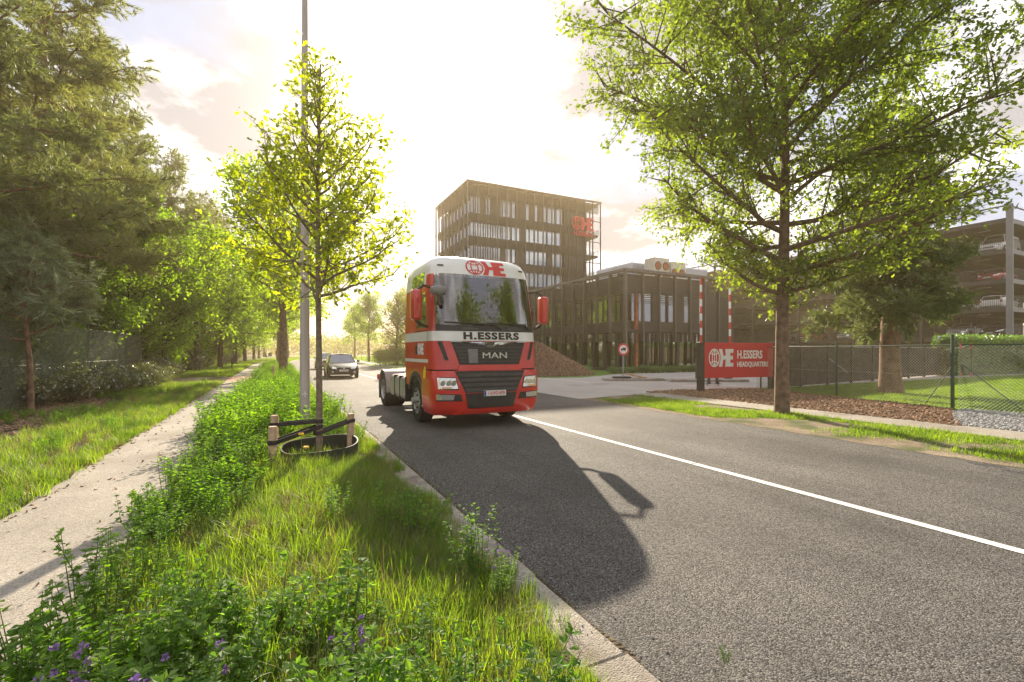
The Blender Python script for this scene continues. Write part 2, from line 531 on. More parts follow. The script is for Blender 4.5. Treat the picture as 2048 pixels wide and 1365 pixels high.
    def grid(s, P, nu, nv, flip=False):
        """P(i,j) -> point"""
        o = len(s.v)
        for j in range(nv):
            for i in range(nu):
                s.v.append(tuple(P(i, j)))
        for j in range(nv - 1):
            for i in range(nu - 1):
                q = (o + j * nu + i, o + j * nu + i + 1, o + (j + 1) * nu + i + 1, o + (j + 1) * nu + i)
                s.f.append(q[::-1] if flip else q)
        return s

    def mesh(s, name, m=None, smooth=False):
        me = bpy.data.meshes.new(name)
        me.from_pydata(s.v, [], s.f)
        me.update()
        if smooth:
            me.polygons.foreach_set('use_smooth', [True] * len(me.polygons))
            try:
                me.set_sharp_from_angle(angle=rad(smooth if smooth is not True else 35))
            except Exception:
                pass
        if m:
            me.materials.append(M[m])
        return me

    def build(s, name, m, parent=None, smooth=False, loc=None, **kw):
        o = bpy.data.objects.new(name, s.mesh(name, m, smooth))
        COL.objects.link(o)
        if parent:
            o.parent = parent
        if loc:
            o.location = loc
        return tag(o, **kw)


def tag(o, label=None, cat=None, group=None, kind=None):
    if label:
        o['label'] = label
    if cat:
        o['category'] = cat
    if group:
        o['group'] = group
    if kind:
        o['kind'] = kind
    return o


def empty(name, label, cat, loc=(0, 0, 0), rz=0.0, group=None, scale=1.0):
    o = bpy.data.objects.new(name, None)
    COL.objects.link(o)
    o.location = loc
    o.rotation_euler = (0, 0, rz)
    o.scale = (scale,) * 3
    o.empty_display_size = 0.2
    return tag(o, label, cat, group)


def inst(me, name, parent=None, loc=None, rz=None, **kw):
    o = bpy.data.objects.new(name, me)
    COL.objects.link(o)
    if parent:
        o.parent = parent
    if loc is not None:
        o.location = loc
    if rz is not None:
        o.rotation_euler = (0, 0, rz)
    return tag(o, **kw)


KIDS = {}


def copy_tree(o, parent=None, label=None):
    c = o.copy()
    COL.objects.link(c)
    if parent:
        c.parent = parent
    if label:
        c['label'] = label
    for ch in [x for x in bpy.data.objects if x.parent == o]:
        copy_tree(ch, c)
    return c


def np_mesh(name, V, F, m=None, smooth=False):
    V = np.ascontiguousarray(V, dtype=np.float32)
    F = np.ascontiguousarray(F, dtype=np.int32)
    me = bpy.data.meshes.new(name)
    k = F.shape[1]
    me.vertices.add(len(V))
    me.vertices.foreach_set('co', V.ravel())
    me.loops.add(F.size)
    me.loops.foreach_set('vertex_index', F.ravel())
    me.polygons.add(len(F))
    me.polygons.foreach_set('loop_start', np.arange(0, F.size, k, dtype=np.int32))
    try:
        me.polygons.foreach_set('loop_total', np.full(len(F), k, dtype=np.int32))
    except Exception:
        pass
    if smooth:
        me.polygons.foreach_set('use_smooth', np.ones(len(F), dtype=bool))
    me.update(calc_edges=True)
    if m:
        me.materials.append(M[m])
    return me


def unit(a):
    return a / np.maximum(np.linalg.norm(a, axis=-1, keepdims=True), 1e-9)


def replicate(tv, tf, C, D, U, sc):
    """copies of template (x across, y along, z normal): centres C, along D, up hint U, scale sc"""
    D = unit(D)
    X = unit(np.cross(D, U))
    Z = np.cross(X, D)
    n, k = len(C), len(tv)
    sc = np.asarray(sc).reshape(-1, 1, 1) if np.ndim(sc) else sc
    P = tv[None, :, 0:1] * X[:, None] + tv[None, :, 1:2] * D[:, None] + tv[None, :, 2:3] * Z[:, None]
    V = (P * sc + C[:, None]).reshape(-1, 3)
    F = (tf[None] + (np.arange(n) * k)[:, None, None]).reshape(-1, tf.shape[1])
    return V, F


def text_mesh(s_, size, depth=0.0, bold=0.0, sx=1.0, align='CENTER', gap=1.0):
    c = bpy.data.curves.new('letters', 'FONT')
    c.body = s_
    c.size = size
    c.space_character = gap
    c.extrude = depth
    c.offset = bold
    c.align_x = align
    c.align_y = 'CENTER'
    c.resolution_u = 3
    o = bpy.data.objects.new('letters', c)
    me = bpy.data.meshes.new_from_object(o)
    bpy.data.objects.remove(o)
    bpy.data.curves.remove(c)
    if sx != 1.0:
        for v in me.vertices:
            v.co.x *= sx
    return me


def text_obj(s_, size, m, parent, loc, rot, name='lettering', depth=0.004, bold=0.0, sx=1.0, align='CENTER', fn=None, gap=1.0, **kw):
    me = text_mesh(s_, size, depth, bold, sx, align, gap)
    me.materials.clear()
    me.materials.append(M[m])
    if fn:
        for v in me.vertices:
            v.co = fn(v.co)
    o = bpy.data.objects.new(name, me)
    COL.objects.link(o)
    if parent:
        o.parent = parent
    o.location = loc
    o.rotation_euler = rot
    return tag(o, **kw)


HE_POLY = [(0, 0), (.27, 0), (.36, .40), (.56, .40), (.52, 0), (1.18, 0), (1.18, .21), (.93, .21), (.93, .40), (1.14, .40), (1.14, .61), (.93, .61),
           (.93, .79), (1.18, .79), (1.18, 1), (.52, 1), (.56, .62), (.36, .62), (.27, 1), (0, 1), (.11, .72), (.15, .5), (.11, .28)]


def logo_mb(h, th=0.02):
    """globe and block letters: local x right, z up, facing -y; origin bottom left, height h"""
    g, e = MB(), MB()

    def ann(cxx, cz, rx, rz, w, y, n=28, a0=0, a1=2 * math.pi):
        full = abs(a1 - a0 - 2 * math.pi) < 1e-6
        vs, fs = [], []
        kk = n if full else n + 1
        for k in range(kk):
            t = a0 + (a1 - a0) * k / n
            for rr in (0, 1):
                ax, az = rx - w * rr, rz - w * rr
                for d in (y, y + th):
                    vs.append(((cxx + ax * math.cos(t)) * h, d, (cz + az * math.sin(t)) * h))
        for k in range(n):
            a, b = k * 4, ((k + 1) % kk) * 4
            fs += [(a, b, b + 2, a + 2), (a + 1, a + 3, b + 3, b + 1), (a, a + 1, b + 1, b), (a + 2, b + 2, b + 3, a + 3)]
        g.add(vs, fs)
    ann(.44, .5, .44, .52, .07, -th)
    ann(.44, .5, .20, .47, .055, -th * 1.2)
    g.box(.415 * h, .465 * h, -th * 1.4, 0, .06 * h, .94 * h)
    ann(.44, 1.18, .52, .52, .055, -th * 1.1, 12, rad(228), rad(312))
    ann(.44, -.18, .52, .52, .055, -th * 1.1, 12, rad(48), rad(132))
    e.prism([((x + .80) * h, z * h) for x, z in HE_POLY], -th, 0)
    return g, e


# ------------------------------------------------------------------ ground, road and paths
def bend(u):
    return max(0.0, u - 60.0) ** 2 / 640.0


def strip(name, v0, v1, z, u0, u1, m, step=1.0, kind='structure', jit=(0, 0), seed=1, curve=True, thick=0.0, parent=None):
    r = random.Random(seed)
    mb = MB()
    n = max(2, int((u1 - u0) / step) + 1)
    us = [u0 + (u1 - u0) * i / (n - 1) for i in range(n)]
    a = [v0 + r.uniform(-1, 1) * jit[0] for _ in us]
    b = [v1 + r.uniform(-1, 1) * jit[1] for _ in us]
    cols = []
    for i, u in enumerate(us):
        bx = bend(u) if curve else 0
        row = [(a[i] + bx, u, z), (b[i] + bx, u, z)]
        if thick:
            row = [(a[i] + bx, u, z - thick)] + row + [(b[i] + bx, u, z - thick)]
        cols.append(row)
    w = len(cols[0])
    mb.grid(lambda i, j: cols[j][i], w, n)
    return mb.build(name, m, parent, kind=kind)


g = MB()
g.grid(lambda i, j: (-700 + 50 * i, -250 + 50 * j, -0.06), 31, 21)
g.build('ground', 'field', kind='structure')
strip('road', 1.68, 9.5, 0.0, -12, 330, 'asphalt', 1.0, jit=(0.025, 0.06), seed=3)
strip('road_edge', 9.42, 9.95, 0.004, -12, 13.6, 'bare_dirt', 0.35, jit=(0.05, 0.12), seed=5)
strip('road_joint', 1.665, 1.735, 0.003, -6, 40, 'soil', 0.12, jit=(0.004, 0.028), seed=15)
mk = MB()
for a_, b_ in ((-4.0, 5.02), (5.05, 8.06), (8.09, 11.9), (12.0, 25), (25.1, 60)):
    mk.grid(lambda i, j: (5.44 + 0.12 * i, a_ + (b_ - a_) * j / 20, 0.005), 2, 21)
mk.build('centre_line', 'road_paint', kind='structure')
# kerb of separate concrete pieces
kerb = strip('kerb', 1.40, 1.70, 0.02, -12, -11.5, 'kerb_concrete', 0.5, thick=0.1)
r = random.Random(4)
for i in range(74):
    u = -4.0 + i * 1.0
    b = MB().bbox(1.405 + r.uniform(-.006, .006), 1.69 + r.uniform(-.008, .008), u + 0.002, u + 0.998, -0.1, 0.035 + r.uniform(-.006, .006), 0.012)
    bo = bend(u + .5)
    o = b.build('kerb_stone', 'kerb_concrete', kerb)
    o.location.x = bo
strip('kerb_far', 1.40, 1.70, 0.03, 70, 330, 'kerb_concrete', 2.0, thick=0.1)
strip('far_kerb_right', 9.5, 9.75, 0.05, 30, 330, 'kerb_concrete', 2.0, thick=0.1)
# verge soil, slightly humped
mb = MB()
mb.grid(lambda i, j: (-1.05 + 2.5 * i / 12 + bend(j * 1.0 - 10), j * 1.0 - 10, 0.02 + 0.10 * math.sin(math.pi * i / 12)), 13, 331)
mb.build('verge', 'soil', kind='structure')
strip('cycle_path', -2.38, -1.0, 0.02, -10, 29.2, 'path_concrete', 0.4, jit=(0.04, 0.05), seed=8, thick=0.1)
strip('cycle_path', -2.38, -1.0, 0.02, 36, 330, 'path_concrete', 1.0, jit=(0.03, 0.04), seed=9, thick=0.1)
strip('path_crossing', -2.38, -1.0, 0.015, 29.2, 36, 'brick_red', 1.0, thick=0.1, curve=False)
strip('left_bank', -9.0, -2.36, 0.0, -10, 29.2, 'soil', 1.0, jit=(0, 0.08), seed=10)
strip('left_bank', -9.0, -2.36, 0.0, 36, 330, 'soil', 1.0, jit=(0, 0.08), seed=11)
strip('side_track', -40, -2.38, 0.004, 29.2, 36, 'bare_dirt', 1.0, jit=(0, 0), seed=12, curve=False)
strip('side_track_mouth', -1.0, 1.4, 0.13, 29.6, 31.2, 'bare_dirt', 0.8, curve=False)
strip('forest_floor', -70, -6.6, 0.012, -10, 330, 'leaf_litter', 4.0, curve=False)
mb = MB()
pts = [(-7.6, 8), (-6.2, 10.5), (-4.9, 13.5), (-4.5, 16), (-4.8, 19), (-5.6, 22), (-7.5, 24), (-9, 20), (-9, 12)]
mb.add([(x, y, 0.016) for x, y in pts], [tuple(range(len(pts)))])
mb.build('leaf_litter', 'leaf_litter', kind='structure')

# right side: dirt verge, footpath, entrance, mulch bed, gravel, lawn
strip('dirt_verge', 9.5, 12.2, 0.002, -10, 14.2, 'bare_dirt', 0.5, jit=(0.02, 0.08), seed=20, curve=False)
strip('footpath', 12.15, 13.45, 0.03, -10, 14.0, 'path_concrete', 0.5, jit=(0.03, 0.04), seed=21, curve=False, thick=0.05)
mb = MB()
pts = [(9.4, 13.6), (12.6, 14.1), (15, 14.5), (20, 13.8), (60, 13.8), (60, 27.2), (22, 27.2), (17.2, 24.6), (13.5, 25.6), (11, 28), (9.4, 31)]
mb.add([(x, y, 0.008) for x, y in pts], [tuple(range(len(pts)))])
mb.build('entrance_paving', 'drive_concrete', kind='structure')
mb = MB()
for (xa, ya, xb, yb) in ((14.5, 25.6, 14.8, 20.5), (17.4, 16.6, 19.7, 15.5), (20.6, 15.2, 22.6, 14.7)):
    dx, dy = xb - xa, yb - ya
    q = math.hypot(dx, dy)
    ox, oy = -dy / q * .07, dx / q * .07
    mb.add([(xa - ox, ya - oy, .013), (xa + ox, ya + oy, .013), (xb + ox, yb + oy, .013), (xb - ox, yb - oy, .013)], [(0, 3, 2, 1)])
mb.build('entrance_marking', 'road_paint', kind='structure')
mb = MB()
pts = [(13.4, 4.9), (14.6, 5.3), (15.6, 5.9), (17.2, 6.5), (18.3, 10), (18.9, 13.9), (15, 14.55), (12.8, 14.15), (13.4, 13.4)]
mb.add([(x, y, 0.02) for x, y in pts], [tuple(range(len(pts)))])
mb.build('mulch_bed', 'mulch_soil', kind='structure')
mb = MB()
pts = [(13.4, -8), (22, -8), (18, 4.6), (17.3, 6.3), (16, 5.9), (14.6, 5.2), (13.4, 4.9)]
mb.add([(x, y, 0.016) for x, y in pts], [tuple(range(len(pts)))])
mb.build('gravel_bed', 'gravel_bed', kind='structure')
mb = MB()
pts = [(17.2, 6.5), (17.6, 4.8), (22, -8), (60, -8), (60, 13.8), (19.5, 13.8), (18.8, 13.6), (18.3, 10)]
mb.add([(x, y, 0.010) for x, y in pts], [tuple(range(len(pts)))])
mb.build('lawn', 'lawn_ground', kind='structure')
mb = MB()
pts = [(9.6, 31.2), (11, 28.1), (13.6, 25.7), (17.2, 24.7), (22, 27.3), (25, 27.3), (25, 120), (14, 120), (9.8, 60)]
mb.add([(x, y, 0.004) for x, y in pts], [tuple(range(len(pts)))])
mb.build('grass_strip', 'lawn_ground', kind='structure')
strip('far_footpath', 10.6, 12.2, 0.02, 40, 300, 'drive_concrete', 2.0)
strip('truck_park', 22, 80, 0.006, 122, 230, 'drive_concrete', 4.0)
# traffic islands of pale kerb stones
for (cx_, cy_, ln) in ((17.9, 20.7, 3.4), (20.9, 18.25, 4.2)):
    isl = empty('traffic_island', 'low concrete island carrying the round sign' if ln < 4 else 'low concrete island under the barrier post', 'traffic island', (cx_, cy_, 0), math.atan2(-0.447, 0.894))
    n_ = int(ln / 0.85)
    MB().box(-ln / 2 + .2, ln / 2 - .2, -.28, .28, 0.0, .13).build('infill', 'drive_concrete', isl)
    for i in range(n_):
        x0 = -ln / 2 + .2 + i * (ln - .4) / n_
        x1 = x0 + (ln - .4) / n_ - 0.01
        MB().bbox(x0, x1, -.45, -.283, 0, .15, .02).build('kerb_stone', 'kerb_concrete', isl)
        MB().bbox(x0, x1, .283, .45, 0, .15, .02).build('kerb_stone', 'kerb_concrete', isl)
    for sgn in (-1, 1):
        MB().prism([(sgn * (ln / 2 - .2 + .003), 0), (sgn * ln / 2, 0), (sgn * (ln / 2 - .05), .14), (sgn * (ln / 2 - .2 + .003), .15)], -.44, .44).build('end_stone', 'kerb_concrete', isl)

# ------------------------------------------------------------------ buildings
def solar_panel_band(mb, x0, x1, y, z0, z1, pitch, th=0.03, dp=0.08, axis='x'):
    z = z0
    while z < z1:
        if axis == 'x':
            mb.box(x0, x1, y - dp, y, z, z + th)
        else:
            mb.box(y - dp, y, x0, x1, z, z + th)
        z += pitch


def block(root, x0, x1, y0, y1, floors, ztop, slab_h, fin_step, fin_d, base_z, front_fins=True, front_end=None, left_end=None, ground_glass=False, tall_top=True):
    """office block, front face at y0 (facing -y), left face at x0 (facing -x)
    floors: z of each floor level"""
    fe = front_end or x1
    le = left_end or y1
    off = fin_d
    # core that the panes stand on
    rr = random.Random(7)
    lv = floors + [ztop]
    MB().box(x0 + 2.6, x1 - .6, y0 + 2.6, y1 - .6, 0, ztop - .6).build('core_wall', 'interior_dark', root)
    MB().box(x0 + .12, x1, y0 + .12, y1, ztop - .55, ztop - .06).build('roof', 'soffit_brown', root)
    for i, z in enumerate(floors):
        MB().box(x0 + .05, x1, y0 + .05, y1, z - .22, z + .12).build('floor_slab', 'facade_brown', root)
        if z > 0.5:
            MB().box(x0 + .1, fe - .1, y0 + .06, y0 + .16, z + .12, z + slab_h).build('spandrel', 'facade_brown', root)
            MB().box(x0 + .06, x0 + .16, y0 + .17, le, z + .12, z + slab_h).build('spandrel', 'facade_brown', root)
    sl = MB()
    for i in range(len(floors)):
        z0, z1 = lv[i], lv[i + 1]
        gl = 'window_glass'
        zb = z0 + (slab_h if z0 > 0.5 else .15)
        zt = z1 - (.22 if i < len(floors) - 1 else (1.9 if tall_top else .9))
        if z0 < 0.5:
            gl = 'ground_glass'
        # front panes
        n_ = int(round((fe - x0) / fin_step))
        w = (fe - x0) / n_
        for k in range(n_):
            a = x0 + k * w
            for h_ in (0, 1):
                xa, xb = a + .08 + h_ * w / 2, a + (h_ + 1) * w / 2 - .04
                if z0 > .5 and rr.random() < .12:
                    MB().box(xa, xb, y0 + .17, y0 + .23, zb, zt).build('infill_panel', 'slat_brown', root)
                else:
                    MB().box(xa, xb, y0 + .19, y0 + .22, zb, zt).build('window_pane', gl, root)
            MB().box(a - (.04 if z0 > .5 else .02), a + (.06 if z0 > .5 else .02), y0 + .12, y0 + .26, z0 + .12, z1 - .22).build('mullion', 'soffit_brown', root)
        m_ = int(round((le - y0) / fin_step))
        w = (le - y0) / m_
        for k in range(m_):
            a = y0 + k * w
            MB().box(x0 + .19, x0 + .22, max(a + .08, y0 + .3), a + w - .06, zb, zt).build('window_pane', gl, root)
            if k:
                MB().box(x0 + .12, x0 + .26, a - (.05 if z0 > .5 else .02), a + (.06 if z0 > .5 else .02), z0 + .12, z1 - .22).build('mullion', 'soffit_brown', root)
    return root


# --- office tower
TX0, TX1, TY0, TY1, TZ = 26.2, 51.0, 67.4, 83.2, 27.6
tw = empty('office_tower', 'tall brown office tower with vertical fins and a red sign on top', 'building', (0, 0, 0))
tfl = [0.0, 3.9, 7.5, 11.1, 14.7, 18.3, 21.9]
block(tw, TX0 + .7, TX1, TY0 + .7, TY1, tfl, TZ, 1.15, 1.68, .3, 0, front_end=TX1 - 3.4)
nf = 15
for i in range(nf + 1):
    x = TX0 + (TX1 - TX0) * i / nf
    MB().box(x - .05, x + .05, TY0 - .12, TY0 + .12, 3.4, TZ - .13).build('fin', 'fin_brown', tw)
nl = 9
for i in range(1, nl + 1):
    y = TY0 + (TY1 - TY0) * i / nl
    MB().box(TX0 - .12, TX0 + .12, y - .05, y + .05, 3.4, TZ - .13).build('fin', 'fin_brown', tw)
for i in range(1, 5):
    y = TY0 + (TY1 - TY0) * i / 5
    MB().box(TX1 - .12, TX1 + .12, y - .06, y + .06, 3.4, TZ - .13).build('fin', 'fin_brown', tw)
MB().box(TX0 - .15, TX1 + .15, TY0 - .15, TY0 + .15, TZ - .13, TZ + .1).build('roof_edge', 'fin_brown', tw)
MB().box(TX0 - .15, TX0 + .15, TY0 + .152, TY1, TZ - .13, TZ + .1).build('roof_edge', 'fin_brown', tw)
MB().box(TX1 - .15, TX1 + .15, TY0 + .152, TY1, TZ - .13, TZ + .1).build('roof_edge', 'fin_brown', tw)
MB().box(TX0 + .16, TX1 - 3.2, TY0 + .153, TY1 - .1, TZ - .5, TZ - .05).build('roof_canopy', 'soffit_brown', tw)
lou = MB()
for i, z in enumerate(tfl[1:]):
    solar_panel_band(lou, TX0 + .13, TX1 - 3.3, TY0 + .35, z - .25, z + 1.05, .12, .035, .1)
    solar_panel_band(lou, TY0 + .5, TY1, TX0 + .35, z - .25, z + 1.05, .12, .035, .1, 'y')
solar_panel_band(lou, TX0 + .13, TX1 - .2, TY0 + .35, TZ - 2.0, TZ - .2, .12, .035, .1)
solar_panel_band(lou, TY0 + .5, TY1, TX0 + .35, TZ - 2.0, TZ - .2, .12, .035, .1, 'y')
lou.build('louvre_slats', 'slat_brown', tw, kind='stuff')
# solid panel behind the sign and the open balcony end
MB().box(TX1 - 7.2, TX1 - 3.35, TY0 + .5, TY0 + .66, 3.8, TZ - .6).build('wall_panel', 'facade_brown', tw)
MB().box(TX1 - 3.3, TX1 - 3.1, TY0 + .8, TY1, 3.8, TZ - .6).build('end_wall', 'facade_brown', tw)
for z in tfl[1:]:
    MB().box(TX1 - 3.08, TX1 - .13, TY0 + 1.6, TY1, z - .16, z).build('balcony_slab', 'soffit_brown', tw)
    bal = MB()
    for k in range(9):
        bal.box(TX1 - .2, TX1 - .15, TY0 + .2, TY1, z + .12 * k, z + .12 * k + .03)
    for k in range(25):
        bal.box(TX1 - 3.0 + k * .115, TX1 - 2.98 + k * .115, TY0 + 1.55, TY0 + 1.58, z, z + 1.1)
    bal.build('balcony_rail', 'slat_brown', tw, kind='stuff')
    MB().box(TX1 - 3.1, TX1 - .13, TY0 - .04, TY0 + .04, z + 2.2, z + 2.32).build('brace', 'fin_brown', tw)
# sign on the tower
sgn_ = empty('roof_sign', 'red globe and block letter sign high on the tower corner', 'sign', (TX1 - 6.1, TY0 - .16, 22.3))
gm, em = logo_mb(2.25, .12)
gm.build('globe_emblem', 'logo_red', sgn_)
em.build('letter_block', 'logo_red', sgn_)
text_obj('H.ESSERS', 1.12, 'logo_red', sgn_, (2.35, -.06, -.62), (rad(90), 0, 0), depth=.05, bold=.02, sx=.93)

# --- low office wing
LX0, LX1, LY0, LY1, LZ = 25.07, 35.6, 29.9, 67.0, 8.15
lo = empty('office_wing', 'low brown office wing with projecting fins and a glass ground floor', 'building', (0, 0, 0))
block(lo, LX0 + 1.1, LX1, LY0 + 1.1, LY1, [0.0, 3.45], LZ, .75, 1.75, .3, 0, tall_top=False)
for i in range(7):
    x = LX0 + (LX1 - LX0) * i / 6
    MB().box(x - (.12 if i == 0 else .06), x + .06, LY0 - .2, LY0 + .1, 2.45, LZ - .1).build('fin', 'fin_brown', lo)
for i in range(1, 21):
    y = LY0 + 1.82 * i
    MB().box(LX0 - .2, LX0 + .1, y - .06, y + .06, 2.45, LZ - .1).build('fin', 'fin_brown', lo)
MB().box(LX0 - .22, LX1 + .1, LY0 - .22, LY0 + .12, LZ - .1, LZ + .12).build('roof_edge', 'fin_brown', lo)
MB().box(LX0 - .22, LX0 + .12, LY0 + .123, LY1, LZ - .1, LZ + .12).build('roof_edge', 'fin_brown', lo)
MB().box(LX0 + .13, LX1 - .05, LY0 + .125, LY0 + 1.1, 3.28, 3.42).build('walkway', 'soffit_brown', lo)
MB().box(LX0 + .13, LX0 + 1.1, LY0 + 1.12, LY1, 3.28, 3.42).build('walkway', 'soffit_brown', lo)
MB().box(LX0 + .13, LX1 - .05, LY0 + .9, LY0 + 1.14, LZ - 1.55, LZ - .12).build('fascia', 'facade_brown', lo)
MB().box(LX0 + .9, LX0 + 1.14, LY0 + 1.15, LY1, LZ - 1.55, LZ - .12).build('fascia', 'facade_brown', lo)
lou = MB()
solar_panel_band(lou, LX0 + .1, LX1 - .1, LY0 + .13, 2.48, 3.25, .13, .035, .06)
solar_panel_band(lou, LX0 + .1, LX1 - .1, LY0 + .13, 5.9, LZ - .15, .16, .045, .06)
solar_panel_band(lou, LY0 + .2, LY1, LX0 + .13, 2.48, 3.7, .13, .04, .06, 'y')
solar_panel_band(lou, LY0 + .2, LY1, LX0 + .13, 6.0, LZ - .15, .16, .045, .06, 'y')
lou.build('louvre_slats', 'slat_brown', lo, kind='stuff')
MB().box(LX0 + 1.75, LX0 + 2.0, LY0 + .75, LY0 + 1.0, 0, LZ - 1.6).build('column', 'corten', lo)
for i in range(1, 6):
    MB().box(LX0 + 1.2 + i * 1.75, LX0 + 1.45 + i * 1.75, LY0 + .8, LY0 + 1.0, 0, 3.26).build('column', 'soffit_brown', lo)
for i in range(20):
    MB().box(LX0 + .95, LX0 + 1.2, LY0 + 1.1 + 1.0 + i * 1.767, LY0 + 1.1 + 1.25 + i * 1.767, 0, 3.26).build('column', 'soffit_brown', lo)
# ceiling lamps seen through the glass, rooftop plant
ln = MB()
MB().box(LX1 + .05, 46, 36.5, 67, 0, 7.7).build('rear_wing', 'facade_brown', lo)
pl = empty('plant_screen', 'pale corrugated metal screen on the roof of the low wing', 'screen', (32.3, 37.5, LZ - .06))
sc = MB()
for i in range(60):
    sc.box(i * .18, i * .18 + .1, 0, .05, 0, 2.6)
for i in range(33):
    sc.box(0, .05, .06 + i * .18, .16 + i * .18, 0, 2.6)
sc.build('corrugated_sheet', 'screen_metal', pl, kind='stuff')
MB().box(0.06, 10.7, .06, .12, 0, 2.5).build('backing_sheet', 'screen_metal', pl)
MB().box(0.06, .12, .13, 6, 0, 2.5).build('backing_sheet', 'screen_metal', pl)
for k in range(2):
    hv = empty('cooling_unit', ['cream rooftop cooling unit with round fans, the taller left one', 'cream rooftop cooling unit right of the taller one'][k], 'air conditioner', (33.1 + k * 2.2, 35.2, LZ - .06), group='cooling units on the roof')
    hh = 2.75 - .25 * k
    MB().bbox(0, 2.0, 0, 1.4, .2, hh, .04).build('housing', 'hvac_cream', hv)
    for fx in (.5, 1.5):
        for fz in ((.75, 1.85) if k == 0 else (1.3,)):
            MB().lathe([(.36, -.03), (.42, -.03), (.42, .0)], 18, 'y', (fx, -.01, fz + .1)).build('fan_ring', 'garage_steel', hv)
            MB().disc((fx, -.02, fz + .1), .34, 'y', 18, .015).build('fan', 'corten', hv)
    MB().box(.1, .25, .1, 1.3, 0, .2).build('foot', 'garage_steel', hv)
    MB().box(1.75, 1.9, .1, 1.3, 0, .2).build('foot', 'garage_steel', hv)

# --- open multi-storey car park
GX, GY = 60.7, 18.8
gar = empty('car_park', 'open multi storey car park with dark slabs and steel columns', 'building', (0, 0, 0))
GL = [2.95, 5.65, 8.3, 11.05, 13.9]
GY1, GX1 = 66.0, 88.0
for i, z in enumerate(GL):
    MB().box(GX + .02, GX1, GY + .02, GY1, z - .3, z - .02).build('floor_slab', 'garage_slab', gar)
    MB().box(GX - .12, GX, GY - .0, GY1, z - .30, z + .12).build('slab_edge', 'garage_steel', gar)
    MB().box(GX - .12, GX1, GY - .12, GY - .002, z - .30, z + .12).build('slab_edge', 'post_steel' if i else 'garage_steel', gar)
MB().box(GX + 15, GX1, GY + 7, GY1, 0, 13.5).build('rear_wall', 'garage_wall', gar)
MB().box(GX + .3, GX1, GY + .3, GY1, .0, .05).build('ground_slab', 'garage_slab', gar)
for k in range(8):
    y = GY + 6.5 * k
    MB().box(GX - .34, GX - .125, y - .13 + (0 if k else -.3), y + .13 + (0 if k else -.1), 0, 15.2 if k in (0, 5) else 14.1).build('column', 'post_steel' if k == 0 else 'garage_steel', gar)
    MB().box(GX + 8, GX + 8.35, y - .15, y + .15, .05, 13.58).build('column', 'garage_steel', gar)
for k in range(1, 4):
    MB().box(GX + 7 * k, GX + 7 * k + .26, GY - .34, GY - .125, 0, 14.1).build('column', 'galvanised', gar)
for i, z in enumerate([.05] + GL):
    rl = MB()
    top = z + (1.1 if i < 5 else 1.2)
    if i < 5:
        y = GY + .1
        while y < GY1:
            rl.box(GX - .05, GX - .02, y, y + .022, z + .16, top)
            y += .13 if y < 45 else .3
        x = GX
        while x < GX1:
            rl.box(x, x + .022, GY - .05, GY - .03, z + .16, top)
            x += .14
        rl.box(GX - .06, GX - .01, GY, GY1, top, top + .05)
        rl.box(GX, GX1, GY - .06, GY - .02, top, top + .05)
    else:
        y = GY
        while y < GY1:
            rl.box(GX - .06, GX - .01, y, y + .06, z, top + .25)
            y += 3.25
        rl.box(GX - .09, GX - .03, GY, GY1, top, top + .12)
        rl.box(GX, GX1, GY - .09, GY - .03, top, top + .12)
    rl.build('railing', 'dark_grey', gar, kind='stuff')
for i, z in enumerate(GL):
    for k in range(6):
        MB().box(GX + .4, GX + 14, GY + 6.5 * k + 3.1, GY + 6.5 * k + 3.4, z - .55, z - .31).build('beam', 'garage_slab', gar)
for i, z in enumerate(GL[:-1]):
    for k in range(5):
        MB().box(GX + 2.5, GX + 2.6, GY + 2.0 + k * 6.5, GY + 3.0 + k * 6.5, GL[i + 1] - .36, GL[i + 1] - .305).build('strip_lamp', 'paper', gar)

# ------------------------------------------------------------------ the lorry tractor
TR = empty('tractor_unit', 'red and white lorry tractor driving towards us in the near lane', 'truck', (4.2, 9.42, 0))
ZY = [(.28, .10), (.40, .03), (.75, 0.0), (1.3, .03), (1.9, .08), (2.1, .115), (3.33, .36), (3.56, .46), (3.70, .57), (3.79, .76), (3.82, .98)]
ZW = [(.28, 1.22), (.6, 1.26), (1.5, 1.255), (2.1, 1.25), (3.1, 1.225), (3.5, 1.19), (3.66, 1.13), (3.77, 1.0), (3.82, .84)]


def yfz(z):
    return float(np.interp(z, [a for a, b in ZY], [b for a, b in ZY]))


def wz(z):
    return float(np.interp(z, [a for a, b in ZW], [b for a, b in ZW]))


CC = .44


def cabF(x, z, c=CC):
    xi = min(abs(x) / wz(z), 1.0)
    return yfz(z) + c * (1 - (1 - xi ** 4) ** .25)


XI = [0, .2, .4, .55, .68, .78, .86, .92, .955, .98, .994, 1.0]
XI = [-a for a in XI[:0:-1]] + XI


def shell(name, m, z0, z1, nz=4, yr=2.55, off=0.0, xi=None, sides=(1, 1), smooth=40, ymid=(2.0, 1.4, .95)):
    xs = xi if xi is not None else XI
    rows = []
    for j in range(nz):
        z = z0 + (z1 - z0) * j / (nz - 1)
        w = wz(z) + off
        row = []
        if sides[0]:
            row += [(-w + .07, yr, z), (-w, yr - .07, z)] + [(-w, y, z) for y in ymid if y < yr - .1]
        row += [(a * w, cabF(a * wz(z), z) - off, z) for a in xs]
        if sides[1]:
            row += [(w, y, z) for y in ymid[::-1] if y < yr - .1] + [(w, yr - .07, z), (w - .07, yr, z)]
        rows.append(row)
    return MB().grid(lambda i, j: rows[j][i], len(rows[0]), nz).build(name, m, TR, smooth=smooth)


